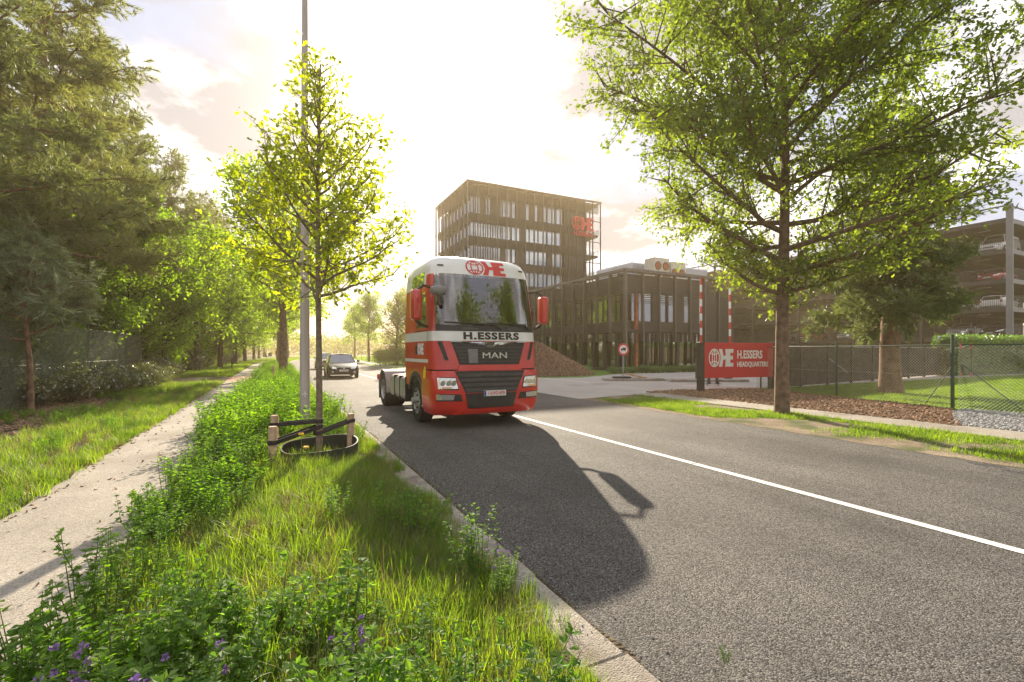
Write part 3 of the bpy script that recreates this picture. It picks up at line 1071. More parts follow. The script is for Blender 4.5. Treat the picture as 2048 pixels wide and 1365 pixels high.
def fpatch(name, m, cs, off=.012, th=.05, nx=8, nz=3, parent=TR, smooth=False):
    """panel following the cab front; cs = bottom-left, bottom-right, top-right, top-left as (x,z)"""
    mb = MB()
    G = []
    for j in range(nz):
        b = j / (nz - 1)
        row = []
        for i in range(nx):
            a = i / (nx - 1)
            x = (1 - a) * ((1 - b) * cs[0][0] + b * cs[3][0]) + a * ((1 - b) * cs[1][0] + b * cs[2][0])
            z = (1 - a) * ((1 - b) * cs[0][1] + b * cs[3][1]) + a * ((1 - b) * cs[1][1] + b * cs[2][1])
            row.append((x, cabF(x, z) - off, z))
        G.append(row)
    mb.grid(lambda i, j: G[j][i], nx, nz)
    edge = G[0] + [G[j][-1] for j in range(1, nz)] + G[-1][-2::-1] + [G[j][0] for j in range(nz - 2, 0, -1)]
    n = len(edge)
    mb.add(edge + [(p[0], p[1] + th, p[2]) for p in edge], [(k, n + k, n + (k + 1) % n, (k + 1) % n) for k in range(n)])
    return mb.build(name, m, parent, smooth=smooth)


def spatch(name, m, sgn, poly, off=.008, th=.03, parent=TR):
    """panel on the cab side, poly in (y,z)"""
    n = len(poly)
    o = [(sgn * (wz(z) + off), y, z) for y, z in poly]
    i_ = [(sgn * (wz(z) + off - th), y, z) for y, z in poly]
    f = [tuple(range(n)), tuple(range(2 * n - 1, n - 1, -1))] + [(k, n + k, n + (k + 1) % n, (k + 1) % n) for k in range(n)]
    return MB().add(o + i_, f).build(name, m, parent)


shell('cab_inner', 'black_plastic', .9, 1.32, 3, 2.5, -.035)
shell('cab_front_panel', 'paint_red', 1.265, 1.868, 5)
shell('cab_stripe', 'paint_white', 1.87, 2.08, 3)
PL = [-1.0, -.994, -.98, -.955, -.935]
shell('side_panel', 'paint_red', 2.082, 3.098, 6, xi=PL, sides=(1, 0))
shell('side_panel', 'paint_red', 2.082, 3.098, 6, xi=[-a for a in PL[::-1]], sides=(0, 1))
shell('pillar', 'paint_red', 3.10, 3.335, 3, xi=PL, sides=(0, 0))
shell('pillar', 'paint_red', 3.10, 3.335, 3, xi=[-a for a in PL[::-1]], sides=(0, 0))
rf = shell('roof', 'paint_white', 3.337, 3.82, 10, smooth=60)
for sgn in (-1, 1):
    rows = []
    for j in range(3):
        z = 3.10 + (3.335 - 3.10) * j / 2
        w = wz(z)
        rows.append([(sgn * (w - .07), 2.55, z), (sgn * w, 2.48, z), (sgn * w, 1.4, z), (sgn * w, yfz(z) + CC + .005, z)])
    MB().grid(lambda i, j: rows[j][i], 4, 3).build('roof_side', 'paint_white', TR, smooth=40)
ring = [(a * wz(3.82), cabF(a * wz(3.82), 3.82), 3.82) for a in XI] + [(wz(3.82), 2.4, 3.82), (-wz(3.82), 2.4, 3.82)]
MB().add(ring, [tuple(range(len(ring)))]).build('roof_top', 'paint_white', TR)
MB().box(-1.17, 1.17, 2.50, 2.54, 1.0, 3.5).build('rear_wall', 'paint_red_dull', TR)
# sun visor edge lamps
for x in (-.98, .98):
    fpatch('marker_lamp', 'dark_grey', [(x - .06, 3.51), (x + .06, 3.51), (x + .06, 3.545), (x - .06, 3.545)], .02, .05, 3, 2)
# roof emblem, following the curved front
gm, em = logo_mb(.30, .006)
for mb_, nm in ((gm, 'globe_emblem'), (em, 'letter_block')):
    o = mb_.build(nm, 'logo_red', TR)
    for v in o.data.vertices:
        x, z = v.co.x * 1.62 - .42, 3.355 + v.co.z * 1.12
        v.co = (x, cabF(x, z) - .006 + v.co.y * .6, z)
# windscreen and what shows through it
fpatch('windscreen', 'wind_glass', [(-1.165, 2.2), (1.165, 2.2), (1.125, 3.33), (-1.125, 3.33)], .004, .008, 26, 8, smooth=60)
fpatch('windscreen_base', 'black_plastic', [(-1.17, 2.085), (1.17, 2.085), (1.165, 2.215), (-1.165, 2.215)], .010, .06, 26, 3, smooth=60)
for x0, x1 in ((-.66, -.25), (.42, .8)):
    fpatch('wiper_mount', 'dark_grey', [(x0, 2.11), (x1, 2.11), (x1 - .03, 2.16), (x0 + .03, 2.16)], .03, .05, 4, 2)
for x0, x1, xm in ((-1.0, .05, .3), (-.05, .95, 1.02)):
    mb = MB()
    mb.tube([(x, cabF(x, 2.27 - .02 * (x - x0)) - .035, 2.27 - .02 * (x - x0)) for x in np.linspace(x0, x1, 8)], .012, 5)
    mb.tube([(x, cabF(x, 2.25) - .05, z) for x, z in ((xm, 2.13), (xm - .12, 2.23), (x0 * .4 + x1 * .6, 2.255))], .016, 5)
    mb.build('wiper', 'black_plastic', TR)
db = MB()
db.box(-1.08, 1.08, .42, .85, 1.7, 2.18)
db.bbox(.25, .95, .5, .8, 2.1, 2.32, .05)
db.build('dashboard', 'dark_grey', TR)
MB().lathe([(.22, 0), (.24, .015), (.22, .03), (.205, .015)], 24, 'y', (.55, .72, 2.3), close=True).build('steering_wheel', 'black_plastic', TR)
for x in (-.6, .6):
    sb = MB().bbox(x - .25, x + .25, 1.25, 1.42, 1.7, 2.65, .05).bbox(x - .15, x + .15, 1.26, 1.38, 2.68, 2.9, .04).build('seat', 'seat_cloth', TR)
MB().box(-1.14, 1.14, 2.36, 2.40, 1.4, 3.4).build('bunk_curtain', 'seat_cloth', TR)
MB().box(-1.1, 1.1, .62, 2.3, 3.28, 3.32).build('cab_ceiling', 'grey_plastic', TR)
MB().box(-1.14, 1.14, .5, 2.36, 1.36, 1.40).build('cab_floor', 'interior_dark', TR)
fl = [('lamp_amber', .0, 'flag_strip'), ('yellow', .03, 'flag_strip'), ('flag_red', .06, 'flag_strip')]
for k, (m_, dx, nm) in enumerate((('letter_black', 0, 'flag_strip'), ('yellow', .035, 'flag_strip'), ('flag_red', .07, 'flag_strip'))):
    MB().box(.14 + dx, .172 + dx, .52, .525, 2.82, 3.0).build(nm, m_, TR)
MB().box(.30, .46, .42, .43, 2.33, 2.47).build('sheet_of_paper', 'paper', TR)
MB().box(.02, .14, .40, .41, 2.22, 2.29).build('note', 'paper', TR)
MB().bbox(.3, .37, .40, .46, 2.19, 2.31, .01).build('drink_can', 'hi_vis', TR)
MB().lathe([(0.0, -.01), (.085, 0), (.06, .012), (0, .015)], 18, 'y', (-.98, .58, 2.42)).build('round_mascot', 'hi_vis', TR)
MB().bbox(-.95, -.8, .55, .65, 2.2, 2.36, .02).build('carton', 'paper', TR)

# front: lettering, chrome bar, grilles
cf = lambda co, z0=1.975: Vector((co.x, cabF(co.x, z0 + co.y) - .006 - co.z, z0 + co.y))
lt = text_obj('H.ESSERS', .205, 'letter_black', TR, (0, 0, 0), (0, 0, 0), depth=.003, bold=.010, sx=1.45, gap=1.16, fn=lambda co: Vector((co.x + .06, cabF(co.x + .06, 1.975 + co.y) - .006 - co.z, 1.975 + co.y)))
fpatch('upper_grille', 'black_plastic', [(-.70, 1.36), (.70, 1.36), (.87, 1.855), (-.87, 1.855)], .014, .06, 12, 4)
for k in range(5):
    z = 1.42 + .075 * k
    xw = .70 + .17 * (z - 1.36) / .5
    fpatch('grille_bar', 'dark_grey', [(-xw + .03, z), (xw - .03, z), (xw - .02, z + .022), (-xw + .02, z + .022)], .03, .03, 9, 2)
fpatch('sensor_panel', 'grey_plastic', [(-.50, 1.40), (-.30, 1.40), (-.30, 1.70), (-.52, 1.70)], .036, .03, 3, 3)
text_obj('MAN', .185, 'aluminium', TR, (0, 0, 0), (0, 0, 0), depth=.008, bold=.0, sx=1.5, fn=lambda co: Vector((co.x + .09, cabF(co.x + .09, 1.555 + co.y) - .062 - co.z, 1.555 + co.y)))
cb = MB()
prof = [(-.90, 1.868, 1.835), (-.5, 1.858, 1.812), (-.2, 1.85, 1.785), (-.07, 1.835, 1.745), (.07, 1.835, 1.745), (.2, 1.85, 1.785), (.5, 1.858, 1.812), (.90, 1.868, 1.835)]
rows = [[(x, cabF(x, zb) - .02, zb) for x, zt, zb in prof], [(x, cabF(x, (zt + zb) / 2) - .05, (zt + zb) / 2) for x, zt, zb in prof], [(x, cabF(x, zt) - .02, zt) for x, zt, zb in prof]]
cb.grid(lambda i, j: rows[j][i], len(prof), 3)
cb.build('chrome_bar', 'chrome', TR)
cl_ = MB()
cl_.prism([(-.10, 1.855), (-.05, 1.77), (.06, 1.77), (.11, 1.855), (.05, 1.83), (.0, 1.85)], cabF(0, 1.8) - .06, cabF(0, 1.8) - .04)
cl_.build('badge', 'dark_grey', TR)
for sgn in (-1, 1):
    def sx4(cs):
        return cs if sgn < 0 else [(-cs[1][0], cs[1][1]), (-cs[0][0], cs[0][1]), (-cs[3][0], cs[3][1]), (-cs[2][0], cs[2][1])]
    fpatch('air_slot', 'black_plastic', sx4([(-1.02, 1.47), (-.93, 1.45), (-1.06, 1.86), (-1.15, 1.86)]), .010, .04, 4, 4)
    fpatch('headlight_housing', 'black_plastic', sx4([(-1.225, .84), (-.74, .84), (-.80, 1.10), (-1.235, 1.12)]), .052, .06, 10, 3)
    hl = fpatch('headlight', 'lamp_glass', sx4([(-1.215, .865), (-.765, .865), (-.82, 1.085), (-1.228, 1.10)]), .062, .03, 10, 3)
    for k, xx in enumerate((-1.08, -.96, -.86)):
        x = sgn * -xx
        hb = MB().lathe([(.0, -.012), (.05, -.012), (.062, 0)], 14, 'y', (x, cabF(x, .98) - .068, .99)).build('lamp_bowl', 'chrome', hl)
    fpatch('indicator', 'lamp_amber', sx4([(-1.10, .872), (-.90, .872), (-.90, .9), (-1.10, .9)]), .070, .02, 4, 2)
    fpatch('fog_lamp_recess', 'black_plastic', sx4([(-1.21, .61), (-.66, .60), (-.70, .745), (-1.22, .765)]), .052, .05, 10, 2)
    fpatch('fog_lamp', 'lamp_glass', sx4([(-1.19, .635), (-.86, .63), (-.84, .735), (-1.205, .75)]), .062, .03, 8, 2)
# bumper: a shell of its own in front of the cab
rows = []
for z, o_ in ((.30, -.02), (.36, .02), (.50, .035), (.80, .045), (1.0, .045), (1.16, .04), (1.235, .015), (1.24, -.03)):
    w = wz(z) + o_ * .6
    rows.append([(-w, .9, z)] + [(a * w, cabF(a * wz(z), z) - o_, z) for a in XI] + [(w, .9, z)])
MB().grid(lambda i, j: rows[j][i], len(rows[0]), len(rows)).build('bumper', 'paint_red', TR, smooth=40)
fpatch('centre_band', 'paint_red', [(-.76, 1.235), (.76, 1.235), (.72, 1.36), (-.72, 1.36)], .03, .08, 10, 3)
fpatch('lower_grille', 'black_plastic', [(-.60, .77), (.60, .77), (.82, 1.225), (-.82, 1.225)], .052, .06, 12, 3)
for k in range(4):
    z = .80 + .105 * k
    xw = .60 + .22 * (z - .77) / .455
    fpatch('grille_bar', 'dark_grey', [(-xw + .02, z), (xw - .02, z), (xw, z + .06), (-xw, z + .06)], .075, .03, 9, 2)
fpatch('lower_intake', 'black_plastic', [(-.53, .44), (.53, .44), (.60, .755), (-.60, .755)], .052, .05, 10, 3)
fpatch('chin', 'paint_red', [(-.85, .31), (.85, .31), (.62, .43), (-.62, .43)], .062, .08, 10, 3)
pn = fpatch('number_plate', 'plate_white', [(-.20, .69), (.32, .69), (.32, .81), (-.20, .81)], .095, .012, 6, 2)
fpatch('plate_band', 'plate_blue', [(-.197, .694), (-.155, .694), (-.155, .806), (-.197, .806)], .099, .01, 2, 2, parent=TR)
text_obj('1-UVD-878', .105, 'logo_red', TR, (0, 0, 0), (0, 0, 0), depth=.001, bold=.001, sx=.82, fn=lambda co: Vector((co.x + .085, cabF(co.x + .085, .75) - .101 - co.z, .75 + co.y)), name='plate_number')
# sides
for sgn in (-1, 1):
    spatch('door_window', 'car_glass', sgn, [(.60, 2.17), (1.42, 2.17), (1.42, 2.95), (.80, 2.95)], .006)
    spatch('upper_window', 'car_glass', sgn, [(.95, 3.13), (1.95, 3.13), (1.95, 3.42), (.95, 3.42)], .006)
    spatch('thin_stripe', 'paint_white', sgn, [(.50, 1.40), (2.46, 1.40), (2.46, 1.475), (.50, 1.475)], .004, .02)
    sm = MB()
    for a, b, c, d in ((1.52, 1.535, 1.28, 3.05), (.52, .535, 1.28, 2.08)):
        for y in (a,):
            x = sgn * (wz(2.0) + .002)
            pts = [(y, c), (b, c), (b, d), (y, d)]
            o_ = [(sgn * (wz(z) + .003), yy, z) for yy, z in pts]
            sm.add(o_, [(0, 1, 2, 3)])
    sm.add([(sgn * (wz(z) + .0035), yy, z) for yy, z in ((.53, 2.095), (1.52, 2.095), (1.52, 2.11), (.53, 2.11))], [(0, 1, 2, 3)])
    sm.build('door_seam', 'black_plastic', TR)
    spatch('door_handle', 'black_plastic', sgn, [(1.33, 1.58), (1.46, 1.58), (1.46, 1.78), (1.33, 1.78)], .02, .03)
    spatch('warning_sticker', 'yellow', sgn, [(.60, 1.06), (.76, 1.06), (.76, 1.20), (.68, 1.32), (.60, 1.20)], .032, .02)
    # lower door panel with the wheel cut-out
    arc = [(1.5 + .64 * math.cos(t), .53 + .64 * math.sin(t)) for t in np.linspace(rad(170), rad(28), 12)]
    spatch('lower_door', 'paint_red', sgn, [(.84, .46), (.87, .46)] + arc + [(2.46, .84), (2.46, 1.29), (.52, 1.29), (.84, 1.24)], -.006, .03)
    fa = MB()
    n = 14
    ring = []
    for t in np.linspace(rad(172), rad(20), n):
        for rr in (.56, .66):
            for xx in (1.27, .85):
                ring.append((sgn * xx, 1.5 + rr * math.cos(t), .53 + rr * math.sin(t)))
    fs = []
    for k in range(n - 1):
        a, b = 4 * k, 4 * k + 4
        fs += [(a, b, b + 2, a + 2), (a, a + 1, b + 1, b), (a + 2, b + 2, b + 3, a + 3)]
    fa.add(ring, fs)
    fa.build('wheel_arch', 'dark_grey', TR)
    st = MB().bbox(sgn * 1.0 - .2, sgn * 1.0 + .2, .84, 1.0, .32, 1.0, .02).build('step_box', 'paint_red_dull', TR)
    for z in (.40, .72):
        MB().bbox(sgn * 1.12 - .12, sgn * 1.12 + .12, .86, 1.04, z, z + .05, .01).build('step', 'aluminium', st)
gm, em = logo_mb(.25, .004)
for sgn in (-1, 1):
    for mb_, nm in ((gm, 'globe_emblem'), (em, 'letter_block')):
        o = mb_.build(nm, 'letter_white', TR)
        for v in o.data.vertices:
            x, z = v.co.x, 1.575 + v.co.z
            v.co = (sgn * (wz(z) + .004 - v.co.y), (1.33 - x) if sgn < 0 else (.85 + x), z)
# mirrors
for sgn in (-1, 1):
    mi = MB().bbox(sgn * 1.545 - .115, sgn * 1.545 + .115, .30, .52, 2.30, 2.95, .05).build('mirror', 'paint_red', TR, smooth=50)
    MB().box(sgn * 1.545 - .09, sgn * 1.545 + .09, .522, .528, 2.36, 2.90).build('mirror_glass', 'chrome', mi)
    ar = MB()
    ar.tube([(sgn * 1.2, .52, 3.03), (sgn * 1.38, .42, 3.05), (sgn * 1.53, .42, 2.93)], .028, 6)
    ar.tube([(sgn * 1.24, .55, 2.18), (sgn * 1.40, .48, 2.20), (sgn * 1.53, .45, 2.31)], .035, 6)
    ar.build('mirror_arm', 'black_plastic', mi)
km = MB()
km.lathe([(0, -.17), (.07, -.15), (.1, -.06), (.105, .06), (.08, .15), (0, .17)], 14, 'x', (-1.2, -.02, 2.90))
km.tube([(-1.14, .5, 3.04), (-1.2, .2, 3.06), (-1.2, -.02, 2.95)], .022, 6)
km.build('kerb_mirror', 'grey_plastic', TR, smooth=50)
MB().tube([(-1.08, .28, 2.88), (-1.08, .2, 2.8), (-1.08, .18, 2.62)], [.04, .07, .06], 8).build('front_mirror', 'black_plastic', TR, smooth=50)


def truck_wheel(name, x, y, r=.50, w=.30, sgn=-1, deep=False):
    ty = MB().lathe([(r * .60, -w / 2), (r * .93, -w / 2), (r, -w / 2 + .035), (r, w / 2 - .035), (r * .93, w / 2), (r * .60, w / 2)], 40, 'x').build('wheel', 'rubber', TR, smooth=35)
    ty.location = (x, y, r)
    d = sgn * w / 2
    dd = -.09 if deep else .02
    rm = MB().lathe([(r * .61, d), (r * .57, d), (r * .54, d - sgn * .05), (r * .40, d + sgn * (dd - .02)), (r * .30, d + sgn * dd), (r * .17, d + sgn * dd), (r * .16, d + sgn * (dd + .09)), (0, d + sgn * (dd + .09))], 32, 'x').build('rim', 'rim_steel', ty, smooth=30)
    nb = MB()
    for k in range(10):
        t = 2 * math.pi * k / 10
        nb.lathe([(.022, d + sgn * dd), (.022, d + sgn * (dd + .04)), (0, d + sgn * (dd + .04))], 6, 'x', (0, .235 * r / .5 * math.cos(t), .235 * r / .5 * math.sin(t)))
    nb.build('wheel_nuts', 'dark_grey', ty)
    ho = MB()
    for k in range(10):
        t = 2 * math.pi * (k + .5) / 10
        ho.disc((d + sgn * (dd * .4 + .004) - (0.0 if sgn > 0 else .006), .355 * r / .5 * math.cos(t) * 1.0, .355 * r / .5 * math.sin(t)), .035, 'x', 8, .006)
    ho.build('vent_holes', 'black_plastic', ty)
    return ty


for sgn in (-1, 1):
    truck_wheel('wheel', sgn * 1.08, 1.5, sgn=sgn)
    truck_wheel('wheel', sgn * .94, 5.28, w=.60, sgn=sgn, deep=True)
# chassis behind the cab
for x in (-.43, .43):
    MB().box(x - .05, x + .05, 1.0, 6.7, .72, .98).build('frame_rail', 'dark_grey', TR)
MB().box(-.38, .38, 6.5, 6.6, .75, .95).build('cross_member', 'dark_grey', TR)
MB().bbox(-.9, .9, 1.4, 1.6, .4, .6, .03).build('front_axle', 'dark_grey', TR)
MB().bbox(-.9, .9, 5.18, 5.38, .4, .62, .03).build('rear_axle', 'dark_grey', TR)
MB().bbox(-.42, .42, .9, 2.3, .55, 1.25, .05).build('engine', 'dark_grey', TR)
MB().box(-.95, .95, 2.6, 3.9, 1.0, 1.03).build('catwalk', 'aluminium', TR)
MB().bbox(-.45, .45, 4.6, 5.7, 1.0, 1.12, .04).build('fifth_wheel', 'rubber', TR)
for sgn, segs in ((-1, [(2.42, 3.02), (3.04, 3.62), (3.64, 4.2)]), (1, [(2.42, 3.3), (3.32, 4.2)])):
    for a, b in segs:
        mb = MB()
        prof = []
        cxm, hw, hh, rc = sgn * .94, .32, .30, .12
        for q, (sx_, sz_) in enumerate(((1, 1), (-1, 1), (-1, -1), (1, -1))):
            for t in np.linspace(0, math.pi / 2, 5):
                tt = t + q * math.pi / 2
                prof.append((cxm + sx_ * (hw - rc) + rc * math.cos(tt), .70 + sz_ * (hh - rc) + rc * math.sin(tt)))
        mb.prism(prof, a, b)
        mb.build('fuel_tank', 'tank_metal', TR, smooth=40)
    for a, b in segs:
        MB().bbox(sgn * .94 - .335, sgn * .94 + .335, a - .03, a - .005 + .02, .385, 1.02, .01).build('tank_strap', 'black_plastic', TR)
    fe = MB()
    for t0, t1 in ((150, 30),):
        n = 14
        vs = []
        for t in np.linspace(rad(186), rad(-2), n):
            for rr in (.575, .60):
                for xx in (1.26, .62):
                    vs.append((sgn * xx, 5.28 + rr * math.cos(t), .50 + rr * math.sin(t)))
        fs = []
        for k in range(n - 1):
            a, b = 4 * k, 4 * k + 4
            fs += [(a, b, b + 1, a + 1), (a + 2, a + 3, b + 3, b + 2), (a, a + 2, b + 2, b), (a + 1, b + 1, b + 3, a + 3)]
        fe.add(vs, fs)
    fe.build('rear_fender', 'grey_plastic', TR, smooth=30)
    MB().bbox(sgn * .94 - .3, sgn * .94 + .3, 5.9, 5.93, .18, .62, .008).build('mud_flap', 'rubber', TR)
    MB().bbox(sgn * .95 - .22, sgn * .95 + .22, 6.55, 6.62, .72, .9, .01).build('tail_light', 'lamp_red', TR)


# ------------------------------------------------------------------ cars
def car_parts(root, paint, kind='wagon', L_=4.7, Wd=1.8, H=1.48, detail=True):
    w = Wd / 2
    hood = {'wagon': .93, 'hatch': .95, 'suv': 1.06, 'van': 1.12}[kind]
    cowl = {'wagon': .27, 'hatch': .25, 'suv': .26, 'van': .20}[kind] * L_
    a1 = {'wagon': .42, 'hatch': .42, 'suv': .39, 'van': .32}[kind] * L_
    b1 = {'wagon': .90, 'hatch': .86, 'suv': .91, 'van': .975}[kind] * L_
    b0 = L_ * .985
    belt = hood + .04
    st = [(0.0, .60, .36, .58), (.012, .72, .27, .66), (.05, .86, .22, hood - .20), (.13, .96, .20, hood - .09), (cowl / L_, 1.0, .19, hood), (.45, 1.0, .19, belt), (.8, 1.0, .2, belt + .02), (.93, .97, .24, belt + .01), (.985, .9, .34, belt - .05), (1.0, .82, .42, belt - .18)]
    rows = []
    for fy, fw, zl, zh in st:
        ww = w * fw
        half = [(0, zl), (ww * .86, zl), (ww * .97, zl + .10), (ww, zl + (zh - zl) * .45), (ww * .985, zl + (zh - zl) * .72), (ww * .93, zh - .025), (ww * .80, zh), (0, zh + .025)]
        ring = [(x, fy * L_, z) for x, z in half] + [(-x, fy * L_, z) for x, z in half[-2:0:-1]]
        rows.append(ring)
    n = len(rows[0])
    mb = MB()
    o = 0
    for rw in rows:
        mb.v += rw
    for j in range(len(rows) - 1):
        for i in range(n):
            i2 = (i + 1) % n
            mb.f.append((j * n + i, j * n + i2, (j + 1) * n + i2, (j + 1) * n + i))
    mb.f.append(tuple(range(n))[::-1])
    mb.f.append(tuple((len(rows) - 1) * n + i for i in range(n)))
    mb.build('body', paint, root, smooth=32)
    # cabin
    wb, wr = w * .93, w * .70
    zr = H
    sec = [(cowl, wb, hood - .02, wb * .8), (a1, wr * 1.05, zr - .06, wr), ((a1 + b1) / 2, wr * 1.1, zr - .03, wr * 1.02), (b1, wr * 1.05, zr - .07, wr), (b0, wb * .97, belt - .05, wb * .8)]

    def cab(i, side, up):
        return None
    base = lambda y: (wb * (1 if y < L_ * .9 else .98), belt - .03)
    roof = [(-wr, a1, zr - .07), (wr, a1, zr - .07), (wr * 1.04, (a1 + b1) / 2, zr - .045), (wr, b1, zr - .08), (-wr, b1, zr - .08), (-wr * 1.04, (a1 + b1) / 2, zr - .045)]
    bt = [(-wb, cowl, hood - .03), (wb, cowl, hood - .03), (wb, (cowl + b0) / 2, belt - .03), (wb * .95, b0, belt - .04), (-wb * .95, b0, belt - .04), (-wb, (cowl + b0) / 2, belt - .03)]
    cr = [(0, a1 + .05, zr - .01), (0, (a1 + b1) / 2, zr + .01), (0, b1 - .02, zr - .02)]
    mb = MB()
    mb.v = bt + roof + cr
    mb.f = [(0, 1, 7, 6), (1, 2, 8, 7), (2, 3, 9, 8), (3, 4, 10, 9), (4, 5, 11, 10), (5, 0, 6, 11),
            (6, 7, 12), (7, 8, 13, 12), (8, 9, 14, 13), (9, 10, 14), (10, 11, 13, 14), (11, 6, 12, 13)]
    mb.build('cabin', paint, root, smooth=30)

    def pane(name, c4, inset, off):
        c4 = [Vector(c) for c in c4]
        cen = sum(c4, Vector()) / 4
        nrm_ = (c4[1] - c4[0]).cross(c4[3] - c4[0]).normalized()
        if nrm_.dot(cen - Vector((0, L_ * .55, .9))) < 0:
            nrm_ = -nrm_
        q = [c + (cen - c).normalized() * inset + nrm_ * off for c in c4]
        q2 = [c - nrm_ * .015 for c in q]
        MB().add(q + q2, [(0, 1, 2, 3), (7, 6, 5, 4), (0, 4, 5, 1), (1, 5, 6, 2), (2, 6, 7, 3), (3, 7, 4, 0)]).build(name, 'car_glass', root)
    pane('windscreen', [bt[0], bt[1], roof[1], roof[0]], .07, .008)
    pane('rear_window', [bt[4], bt[3], roof[3], roof[4]], .12, .008)
    for s in (-1, 1):
        A, B, C_, D = Vector(bt[1]), Vector(bt[2]), Vector(roof[2]), Vector(roof[1])
        E, F_ = Vector(bt[3]), Vector(roof[3])
        fl_ = lambda v: (s * v.x, v.y, v.z)
        if kind != 'van':
            pane('side_window', [fl_(A), fl_(B), fl_(C_), fl_(D)], .08, .008)
            pane('side_window', [fl_(B), fl_(E), fl_(F_), fl_(C_)], .08, .008)
        else:
            mid = A.lerp(B, .55)
            mid2 = D.lerp(C_, .45)
            pane('side_window', [fl_(A), fl_(mid), fl_(mid2), fl_(D)], .08, .008)
    r_ = .32 if kind in ('wagon', 'hatch') else .36
    for s in (-1, 1):
        for y in (.19 * L_, .79 * L_):
            MB().disc((s * (w + .004) - .002, y, r_ + .02), r_ + .055, 'x', 20, .004).build('wheel_arch', 'black_plastic', root)
            ty = MB().lathe([(r_ * .66, -.1), (r_ * .95, -.1), (r_, -.07), (r_, .07), (r_ * .95, .1), (r_ * .66, .1)], 24, 'x').build('wheel', 'rubber', root, smooth=35)
            ty.location = (s * (w - .085), y, r_)
            rm = MB()
            rm.lathe([(r_ * .68, s * .098), (r_ * .62, s * .10), (r_ * .60, s * .07), (0, s * .06)], 20, 'x')
            for k in range(7):
                t = 2 * math.pi * k / 7
                c_, s_ = math.cos(t), math.sin(t)
                rm.add([(s * .098, -s_ * .03 + c_ * .03, c_ * .03 + s_ * .03), (s * .098, s_ * .03 + c_ * .03, -c_ * .03 + s_ * .03), (s * .098, c_ * r_ * .63 + s_ * .022, s_ * r_ * .63 - c_ * .022), (s * .098, c_ * r_ * .63 - s_ * .022, s_ * r_ * .63 + c_ * .022)], [(0, 1, 2, 3)])
            rm.build('rim', 'rim_steel', ty)
        q = [(s * w * .44, -.005, .585), (s * w * .74, .075, .60), (s * w * .94, .40, hood - .22), (s * w * .90, .36, hood - .125), (s * w * .70, .12, .73), (s * w * .46, .045, .67)]
        q2 = [(x * .97, y + .12, z) for x, y, z in q]
        mb = MB().add([(x, y - .02, z) for x, y, z in q] + q2, [tuple(range(6)), (0, 6, 7, 1), (1, 7, 8, 2), (2, 8, 9, 3), (3, 9, 10, 4), (4, 10, 11, 5), (5, 11, 6, 0)])
        mb.build('headlight', 'lamp_glass', root)
        MB().bbox(s * (w + .10) - .09, s * (w + .10) + .09, cowl + .28, cowl + .40, belt - .02, belt + .12, .03).build('door_mirror', paint, root, smooth=50)
        MB().bbox(s * w * .83 - .10, s * w * .83 + .10, L_ - .03, L_ + .012, .70, .92, .02).build('tail_light', 'lamp_red', root)
        if detail:
            MB().lathe([(0, -.02), (.06, -.02), (.07, 0)], 12, 'y', (s * w * .68, .045, .40)).build('fog_lamp', 'lamp_glass', root)
    gr = MB()
    for k in range(3):
        gr.bbox(-w * .42, w * .42, -.03, .05, .56 + .045 * k, .585 + .045 * k, .006)
    gr.build('grille', 'black_plastic', root)
    MB().bbox(-w * .62, w * .62, -.025, .05, .30, .40, .015).build('lower_intake', 'black_plastic', root)
    MB().bbox(-.26, .26, -.045, -.03, .43, .54, .004).build('number_plate', 'plate_white', root)
    MB().bbox(-.26, .26, L_ + .0, L_ + .02, .74, .85, .004).build('number_plate', 'plate_white', root)
    return root


c1 = empty('estate_car', 'black estate car driving behind the lorry', 'car', (3.75, 30.2, 0), rad(-2))
car_parts(c1, 'paint_black', 'wagon', 4.75, 1.82, 1.5)
text_obj('KK-4001-B', .10, 'letter_black', c1, (0, -.047, .485), (rad(90), 0, 0), 'plate_number', .001, .001, .8)
em_ = MB().lathe([(.06, -.045), (.075, -.05), (.09, -.045)], 16, 'y', (0, 0, .665))
em_.lathe([(.03, -.046), (.04, -.05), (.05, -.046)], 12, 'y', (0, 0, .665))
em_.build('badge', 'chrome', c1)
rk = MB()
for s in (-1, 1):
    rk.tube([(s * .60, 2.2, 1.45), (s * .62, 2.3, 1.53), (s * .62, 4.0, 1.53), (s * .60, 4.1, 1.43)], .018, 5)
rk.build('roof_rail', 'chrome', c1)
c2 = empty('hatchback', 'dark car following at a distance behind the black estate car', 'car', (4.2, 45.5, 0), rad(-2))
car_parts(c2, 'paint_grey', 'hatch', 4.2, 1.76, 1.5, False)
